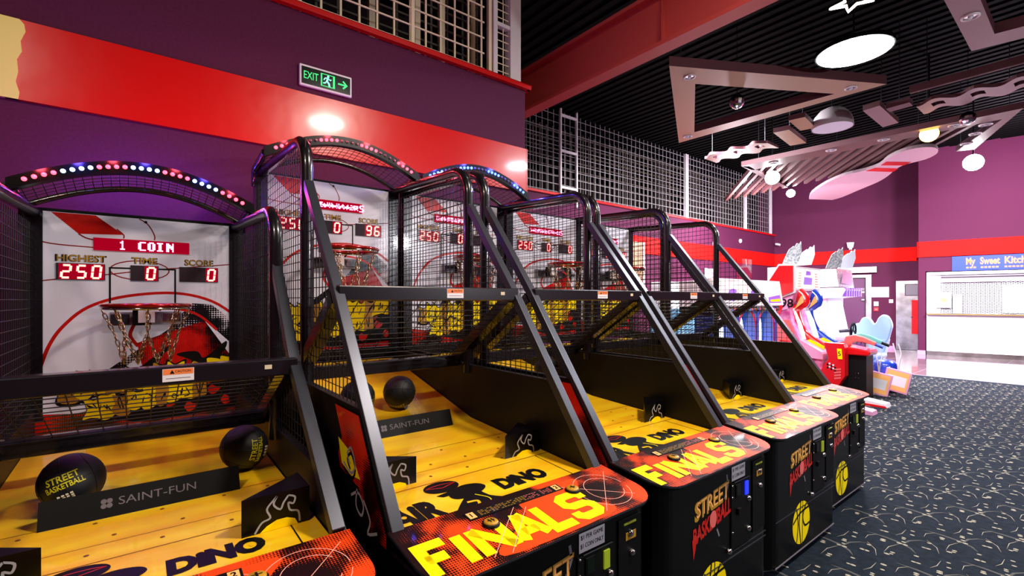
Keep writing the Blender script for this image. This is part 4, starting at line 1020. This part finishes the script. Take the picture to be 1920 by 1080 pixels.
def fins(t, spots):
    for i, (x, y, h, mm) in enumerate(spots):
        b = MB(); pts = [(-.10, 0), (-.07, .10*h), (-.02, .24*h), (.03, .29*h), (.045, .28*h), (.07, .335*h), (.10, .32*h), (.115, .36*h), (.12, .20*h), (.08, .02)]
        b.prism([(p[0]*1.5, p[1]) for p in pts], FR((x, y, 2.13), (.62, .78, 0), (0, 0, 1)), -.01, .01, mm); b.build('topper_fin', t)
fins(t, [(-.12, -.40, 1.12, 'silverart'), (-.05, -.02, 1.0, 'whitefin')])
# second cabinet behind it
t = thing('driving_arcade_machine', 'pale blue game cabinet with steering wheel behind the red white one', 'arcade machine', (-3.2, 10.6, 0))
b = MB(); b.box(-.7, .0, -.42, .45, 0, .8, 'blueglow'); b.box(-.7, -.15, -.4, .4, .8, 1.6, 'counter'); b.build('body', t, bevel=.02)
b = MB(); b.face([(-.14, -.35, 1.5), (-.02, -.35, .85), (-.02, .35, .85), (-.14, .35, 1.5)], 'screen'); b.build('screen', t)
b = MB(); b.prism([(-.3, 1.55), (.1, 1.60), (.16, 1.72), (.12, 1.76), (-.4, 1.76)], sd(-.45), -.9, 0, 'counter')
for q in range(7): b.box(.12, .165, -.42+q*.13, -.36+q*.13, 1.60, 1.76, 'purpleart')
b.build('canopy', t)
b = MB(); b.prism([(-.3, 1.78), (.04, 1.78), (.0, 2.12), (-.3, 2.12)], sd(-.42), -.84, 0, 'silverart'); b.flat([(-.3, 1.85), (.25, 1.82), (.2, 2.05), (-.2, 2.08)], FR((.045, 0, 0), (0, 1, 0), (0, 0, 1)), 0, 'pink'); b.build('marquee', t)
fins(t, [(-.08, -.30, 1.1, 'silverart'), (.0, .10, 1.05, 'whitefin')])
b = MB(); b.torus((.22, -.25, .98), .13, .017, 'black', 24, 8, 'X'); sw = b.build('steering_wheel', t)
b = MB(); b.tube([(.0, -.25, .95), (.22, -.25, .98)], .035, 'steelbar', 8)
for a in (90, 210, 330): b.tube([(.22, -.25, .98), (.22, -.25+.13*math.cos(math.radians(a)), .98+.13*math.sin(math.radians(a)))], .012, 'black', 6)
b.build('hub', sw)
b = MB(); b.box(-.02, .18, -.42, .0, .78, .86, 'whitefin'); b.build('dashboard', t, bevel=.02)

# red console with gun holders
t = thing('gun_game_console', 'black console with glossy red top and toy guns resting on it', 'game console', (-2.35, 8.75, 0))
b = MB(); b.box(-.42, 0, 0, .33, .02, .68, 'panel'); b.box(-.42, -.0, .0, .33, 0, .02, 'black')
for q in ((-.14, .40), (-.10, .40), (-.14, .33), (-.10, .33)): b.lathe([(.006, .0), (.006, -.004), (.0001, -.005)], (q[0], 0, q[1]), 'chrome', 6, 'Y')
b.build('cabinet', t)
b = MB(); b.prism([(-.47, .68), (.04, .68), (.06, .72), (.05, .76), (-.30, .82), (-.40, .86), (-.47, .84)], FR((0, -.05, 0), (1, 0, 0), (0, 0, 1)), -.42, 0, 'redpl'); b.build('top_shell', t, bevel=.02)
b = MB(); b.prism([(-.50, .86), (-.24, .86), (-.22, .80), (-.22, .36), (-.32, .18), (-.42, .18), (-.58, .36), (-.44, .62)], FR((0, -.05, 0), (1, 0, 0), (0, 0, 1)), .0, .16, 'redpl')
fp_ = FR((0, -.2102, 0), (1, 0, 0), (0, 0, 1))
b.prism([(-.32, .78), (-.26, .78), (-.25, .62), (-.31, .62)], fp_, 0, .008, 'yellow'); b.text('5', (-.287, .70), .10, fp_, .01, 'ink'); 
for i in range(5):
    for j in range(4):
        if (i+j) % 2 == 0: b.flat([(-.46+i*.025, .46+j*.025-.01*i), (-.435+i*.025, .46+j*.025-.01*i), (-.435+i*.025, .485+j*.025-.01*i), (-.46+i*.025, .485+j*.025-.01*i)], fp_, .004, 'white' if i % 2 else 'ink')
for i in range(4): b.flat([(-.36, .30+i*.045), (-.27, .32+i*.045), (-.27, .345+i*.045), (-.36, .325+i*.045)], fp_, .004, 'salmon')
b.build('gun_holster', t)
def toygun(label, loc, rz, c1, c2):
    t = thing('toy_gun', label, 'toy gun', loc, 'toy guns on the console', rz)
    f_ = FR((0, 0, 0), (1, 0, 0), (0, 0, 1))
    b = MB(); b.prism([(-.20, .0), (-.17, .10), (-.05, .13), (.06, .10), (.22, .02), (.20, -.03), (.05, .02), (-.06, .02), (-.12, -.04)], f_, -.035, .035, c1); b.build('body', t, bevel=.012)
    b = MB(); b.tube([(.18, 0, .0), (.30, 0, -.05)], .022, c2, 10); b.build('barrel', t)
    b = MB(); b.torus((.0, 0, .0), .03, .006, c2, 14, 6, 'Y'); b.build('trigger_guard', t)
toygun('salmon pink toy gun resting on the red console', (-2.48, 8.88, .86), 0.15, 'salmon', 'bluepl')
toygun('teal toy gun resting behind the pink toy gun', (-2.44, 9.04, .88), .1, 'teal', 'ink')
# blue pedestal with hanging frames
t = thing('blue_pedestal', 'shiny dark blue rounded pedestal standing on the carpet behind the console', 'pedestal', (-2.42, 9.95, 0))
b = MB(); b.lathe([(.0001, 0), (.20, 0), (.20, .04), (.15, .10), (.17, .30), (.20, .44), (.12, .52), (.0001, .52)], (0, 0, 0), 'bluepl', 20); b.build('body', t)
b = MB(); b.lathe([(.22, 0), (.22, .03), (.0001, .03)], (0, 0, .0), 'black', 20); b.build('foot', t)
def framed(label, loc, rz):
    t = thing('hanging_notice_frame', label, 'notice frame', loc, 'framed cards hanging on cables', rz)
    b = MB(); b.box(-.17, .17, -.015, .015, 0, .36, 'pink'); b.build('frame', t, rot=(0, math.radians(12), 0), bevel=.006)
    b = MB(); b.box(-.145, .145, -.018, -.0151, .025, .335, 'tagorange'); b.box(-.12, .12, -.0185, -.018, .10, .26, 'white'); b.build('card', t, rot=(0, math.radians(12), 0))
    for s_ in (-.02, .05): b = MB(); b.tube(smoothpath([(.06, 0, .34), (.05+s_*.5, 0, .50), (.04+s_, 0.02, .62), (.0+s_, .03, .78)], 4), .010, 'cable', 6); b.build('cable', t)
framed('orange card in a pink frame hanging on white cables, right one', (-2.22, 9.65, .05), 0)
framed('orange card in a pink frame half hidden behind the console', (-2.40, 9.34, .02), .1)
# pale blue seats
t = thing('double_game_seat', 'pale blue moulded double seat with two rounded headrests', 'seat', (-2.87, 10.95, 0))
ol = smoothpath([(-.30, 1.02), (-.22, 1.08), (-.17, 1.10), (-.13, 1.18), (-.06, 1.21), (.0, 1.17), (.05, 1.09), (.09, 1.11), (.13, 1.20), (.20, 1.26), (.28, 1.22), (.33, 1.08), (.31, .95), (.24, .75), (.0, .72), (-.25, .78), (-.31, .90)], 4, True)
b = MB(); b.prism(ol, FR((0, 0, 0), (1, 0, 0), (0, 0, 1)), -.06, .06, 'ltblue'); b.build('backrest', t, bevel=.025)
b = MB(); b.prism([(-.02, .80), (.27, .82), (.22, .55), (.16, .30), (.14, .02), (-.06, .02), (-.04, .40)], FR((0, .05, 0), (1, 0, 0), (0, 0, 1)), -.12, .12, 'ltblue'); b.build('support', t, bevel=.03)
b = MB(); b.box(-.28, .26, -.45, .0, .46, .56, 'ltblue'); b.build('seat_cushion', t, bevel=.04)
b = MB(); b.box(-.3, .3, -.5, .25, 0, .06, 'bluepl'); b.build('base', t, bevel=.01)
# floor pads
t = thing('foot_pad', 'red and white wedge foot pad on the carpet beside the last basketball machine', 'foot pad', (-2.12, 8.45, 0))
b = MB(); b.prism([(-.22, 0), (.12, 0), (.10, .05), (-.22, .09)], FR((0, 0, 0), (1, 0, 0), (0, 0, 1)), -.12, .12, 'white'); b.build('body', t); b = MB(); b.prism([(-.22, 0), (.13, 0), (.11, .025), (-.22, .04)], FR((0, -.12, 0), (1, 0, 0), (0, 0, 1)), 0, .01, 'redpl'); b.build('red_edge', t)
t = thing('foot_pad', 'small pale pink foot pad on the carpet nearer the machines', 'foot pad', (-2.04, 7.75, 0))
b = MB(); b.prism([(-.15, 0), (.06, 0), (.05, .05), (-.15, .08)], FR((0, 0, 0), (1, 0, 0), (0, 0, 1)), -.1, .1, 'pink'); b.build('body', t)

# ================================================================== CEILING DECORATION
CZ_ = 5.70
FZ = FR((0, 0, 0), (0, 1, 0), (1, 0, 0))   # looks down
def wires(t, pts, z):
    for p in pts: b = MB(); b.tube([(p[0], p[1], .1), (p[0], p[1], CZ_-z)], .006, 'steelbar', 5); b.build('suspension_wire', t)
def slab(b, pts, z, th, m, me='slatedge'):
    """horizontal board: outline pts (x, y), underside at z"""
    f_ = FR((0, 0, z), (1, 0, 0), (0, 1, 0)); b.prism(pts, f_, 0, th, m, me)
def downlight(parent, x, y, z, r=.075):
    b = MB(); b.lathe([(r, 0), (r, -.012), (r*.8, -.016), (r*.72, .0)], (x, y, z), 'whitepaint', 20); b.lathe([(r*.72, -.002), (.0001, -.002)], (x, y, z), 'chrome', 20)
    dl = b.build('downlight', parent); b = MB(); b.sphere((x, y, z-.004), r*.3, 'whitefin', 10, 6); b.build('bulb', dl)
def frame_board(name, label, O, z, outer, inner, m, lights, wr, th=.12):
    t = thing(name, label, 'ceiling panel', (O[0], O[1], z))
    b = MB(); n = len(outer)
    for i in range(n):
        j = (i+1) % n; slab(b, [(p[0]-O[0], p[1]-O[1]) for p in (outer[i], outer[j], inner[j], inner[i])], 0, th, m)
    b.build('frame_board', t)
    for p in lights: downlight(t, p[0]-O[0], p[1]-O[1], 0)
    wires(t, [(p[0]-O[0], p[1]-O[1]) for p in wr], z); return t
frame_board('triangle_ceiling_frame', 'hollow triangular board frame with three downlights under the black ceiling', (-3.4, 6.9), 4.4, [(-3.37, 5.10), (-1.87, 7.80), (-4.92, 7.75)], [(-3.44, 5.80), (-2.41, 7.60), (-4.44, 7.46)], 'tan', [(-3.37, 5.55), (-2.20, 7.55), (-4.62, 7.55)], [(-3.4, 5.4), (-2.2, 7.65), (-4.6, 7.6)])
frame_board('angular_ceiling_frame', 'mauve angular board frame at the upper right of the ceiling', (-.7, 6.6), 4.4, [(-1.0, 5.0), (-1.02, 7.53), (.9, 7.9), (.9, 5.0)], [(-.78, 5.2), (-.80, 7.24), (.7, 7.5), (.7, 5.2)], 'slat', [(-.90, 6.60)], [(-.9, 5.3), (-.9, 7.3), (.8, 7.6)])
def film(label, x0, x1, yb, z, m, n):
    t = thing('film_strip_board', label, 'ceiling panel', (x0, yb, z), 'wavy boards under the ceiling')
    b = MB(); L_ = x1-x0; k = 48; wdt = .46
    wy = lambda u: .09*math.sin(2*PI*u*n+1.2)
    holes = [( (i+.38)/n, (i+.72)/n) for i in range(int(n+.5))]
    us = sorted(set([i/k for i in range(k+1)]+[h for q in holes for h in q]))
    for a, c in zip(us, us[1:]):
        mid_ = (a+c)/2; hole = any(h0 < mid_ < h1 for h0, h1 in holes)
        for v0, v1 in (((0, .33), (.67, 1)) if hole else ((0, 1),)):
            slab(b, [(a*L_, wy(a)+v0*wdt), (c*L_, wy(c)+v0*wdt), (c*L_, wy(c)+v1*wdt), (a*L_, wy(a)+v1*wdt)], 0, .05, m)
    b.build('wavy_board', t)
    if m == 'slat': b = MB(); b.box(0, L_, -.3, -.24, .10, .20, 'slatedge'); b.build('rear_rail', t)
    wires(t, [(.1, .2), (L_-.1, .2)], z); return t
film('tan wavy board with square holes, beside the triangle frame', -5.15, -3.92, 8.95, 4.4, 'tan', 3)
film('mauve wavy board with square holes, beyond the triangle frame at right', -1.82, .1, 8.98, 4.4, 'slat', 4.6)
for label, pts, m, z in (('tan rectangular board under the ceiling left of the pendant dome', [(-3.62, 8.55), (-3.39, 8.60), (-3.48, 9.58), (-3.73, 9.52)], 'tan', 4.4), ('mauve rectangular board under the ceiling right of the pendant dome', [(-2.36, 8.62), (-2.14, 8.58), (-2.16, 9.66), (-2.38, 9.70)], 'slat', 4.4),
                         ('shadowed tan board between the triangle frame and pendant dome', [(-3.28, 8.30), (-3.05, 8.34), (-3.13, 9.01), (-3.35, 8.96)], 'tan', 4.45), ('long narrow mauve board beside the right wavy board', [(-2.12, 8.80), (-1.84, 8.78), (-1.84, 8.98), (-2.12, 9.0)], 'slatedge', 4.4)):
    O = pts[0]; t = thing('ceiling_board', label, 'ceiling panel', (O[0], O[1], z)); b = MB(); slab(b, [(p[0]-O[0], p[1]-O[1]) for p in pts], 0, .08, m); b.build('board', t); wires(t, [((pts[1][0]+pts[3][0])/2-O[0], (pts[1][1]+pts[3][1])/2-O[1])], z)
# slatted canopy
t = thing('slatted_canopy', 'large brown slatted ceiling canopy above the bowling pin cutout', 'ceiling panel', (-3, 12, 4.4))
q = lambda x, y: (x+3, y-12)
b = MB(); slab(b, [q(-4.95, 10.15), q(-.84, 10.38), q(-1.1, 10.75), q(-4.94, 10.65)], 0, .10, 'canopy'); slab(b, [q(-.84, 10.38), q(-1.1, 10.75), q(-1.9, 12.4), q(-1.65, 12.5)], 0, .10, 'canopy'); slab(b, [q(-4.95, 10.15), q(-5.25, 13.0), q(-5.15, 13.0), q(-4.85, 10.3)], 0, .1, 'slatedge'); b.build('border', t)
for i in range(16):
    f_ = i/15; xa = -4.85+3.6*f_; p0 = (xa, 10.6); dx, dy = -.62, 1
    L_ = 3.6-1.0*f_
    a = V((xa, 10.55)); d = V((-.85, 1.15)).normalized(); n_ = V((-d.y, d.x))*.035
    e = a+d*L_; 
    b = MB(); slab(b, [(p.x+3, p.y-12) for p in (a-n_, a+n_, e+n_, e-n_)], .02, .10, 'canopy'); b.build('slat', t)
for p in ((-3.35, 10.4), (-2.55, 10.45), (-1.62, 10.5), (-1.30, 10.85), (-1.48, 11.3), (-1.68, 11.9), (-4.4, 10.4)): downlight(t, p[0]+3, p[1]-12, 0, .09)
wires(t, [(-1.7, -1.6), (2, -1.5), (1.2, .2), (-2, 1)], 4.4)
# bowling pin cutout
t = thing('bowling_pin_cutout', 'pale pink bowling pin cutout with two red neck stripes', 'ceiling decoration', (-3.4, 12.8, 4.28))
pin = [(-5.15, 14.36), (-4.80, 13.56), (-4.19, 12.70), (-3.67, 12.22), (-3.25, 12.10), (-2.96, 11.87), (-2.72, 11.42), (-2.45, 11.12), (-2.21, 11.05), (-2.03, 11.20), (-2.0, 11.48), (-2.08, 11.8), (-2.29, 12.08), (-2.6, 12.2), (-2.83, 12.47), (-3.1, 13.03), (-3.42, 13.54), (-3.96, 14.15), (-4.49, 14.76), (-4.80, 14.98)]
M['pinpink'] = mat('pin_pink', 'f0c8d8', 0.4)
b = MB(); b.prism([(p[0]+3.4, p[1]-12.8) for p in smoothpath(pin, 3, False)], FR((0, 0, 0), (1, 0, 0), (0, 1, 0)), 0, .06, 'pinpink', 'whitepaint'); b.build('board', t)
for s_ in ([(-2.80, 11.66), (-2.50, 12.08), (-2.66, 12.26), (-2.95, 11.88)], [(-3.08, 12.02), (-2.79, 12.46), (-2.94, 12.70), (-3.28, 12.16)]):
    b = MB(); b.prism([(p[0]+3.4, p[1]-12.8) for p in s_], FR((0, 0, 0), (1, 0, 0), (0, 1, 0)), -.004, 0, 'redpl'); b.build('stripe', t)
wires(t, [(-.8, .6), (1.1, -1.2)], 4.28)
# lamps
def pendant(label, loc, r, lit):
    t = thing('pendant_lamp', label, 'lamp', loc, 'round pendant lamps')
    b = MB(); b.lathe([(r, 0), (r*.97, .10), (r*.85, r*.65), (r*.6, r*.95), (r*.3, r*1.1), (.0001, r*1.12)] if not lit else [(r, 0), (r, .05), (r*.6, .10), (.0001, .12)], (0, 0, 0), 'whitepaint' if not lit else 'black', 28); b.build('lamp_shade', t)
    b = MB(); b.lathe([(r*.96, .004), (.0001, .004)], (0, 0, 0), 'lampw' if lit else 'whitefin', 28, smooth=False); b.build('diffuser', t)
    b = MB(); b.tube([(0, 0, .11 if lit else r*1.1), (0, 0, CZ_-loc[2])], .01, 'black', 6); b.build('cable', t)
pendant('large round pendant lamp shining bright white near the star', (-1.88, 6.55, 4.42), .385, True)
pendant('unlit white dome pendant lamp beyond the triangle frame', (-2.91, 9.08, 4.4), .30, False)
def spot(label, loc, mm, r=.10):
    t = thing('spotlight', label, 'spotlight', loc, 'glaring ceiling spotlights')
    d = (V((0, 0, 1.5))-V(loc)).normalized()
    b = MB(); b.tube([V((0, 0, 0))-d*.02, V((0, 0, 0))-d*.28], r*1.05, 'black', 14); b.build('housing', t)
    b = MB(); u = d.orthogonal().normalized(); v = d.cross(u); b.face([u*(r*math.cos(2*PI*i/18))+v*(r*math.sin(2*PI*i/18)) for i in range(18)], mm); b.build('lens', t)
    b = MB(); b.tube([V((0, 0, 0))-d*.15, V((0, 0, 0))-d*.15+V((0, 0, CZ_-loc[2]))], .015, 'black', 6); b.build('stem', t)
spot('white glaring spotlight at left below the slatted canopy', (-4.79, 11.27, 4.30), 'spotw', .15)
spot('smaller white glaring spotlight just right of the left one', (-5.2, 13.3, 4.30), 'spotw', .10)
spot('white glaring spotlight at far right over the kitchen wall', (-1.76, 13.2, 4.30), 'spotw', .16)
spot('orange glaring spotlight above the bowling pin cutout', (-1.94, 10.5, 4.34), 'spoto', .13)
t = thing('star_lamp', 'glowing star outline lamp hanging at top of the photo', 'lamp', (-1.47, 5.10, 4.25))
b = MB(); pts = []
for i in range(10):
    a = PI/2+PI*i/5+.5; r = .17 if i % 2 == 0 else .07; pts.append((r*math.cos(a), r*math.sin(a), .0))
b.tube(pts, .014, 'neon', 6, closed=True); b.build('neon_outline', t)
b = MB(); b.tube([(0, 0, 0), (0, 0, CZ_-4.25)], .004, 'black', 5); b.build('cable', t)
for label, loc in (('small mirror ball hanging inside the triangle frame', (-3.28, 6.6, 4.32)), ('small mirror ball hanging near the right wavy board', (-1.38, 9.9, 4.30))):
    t = thing('mirror_ball', label, 'mirror ball', loc, 'mirror balls')
    b = MB(); b.sphere((0, 0, 0), .10, 'chrome', 14, 9); 
    for i in range(len(b.sm)): b.sm[i] = False
    b.build('ball', t); b = MB(); b.tube([(0, 0, .1), (0, 0, CZ_-loc[2])], .004, 'black', 5); b.build('cable', t)
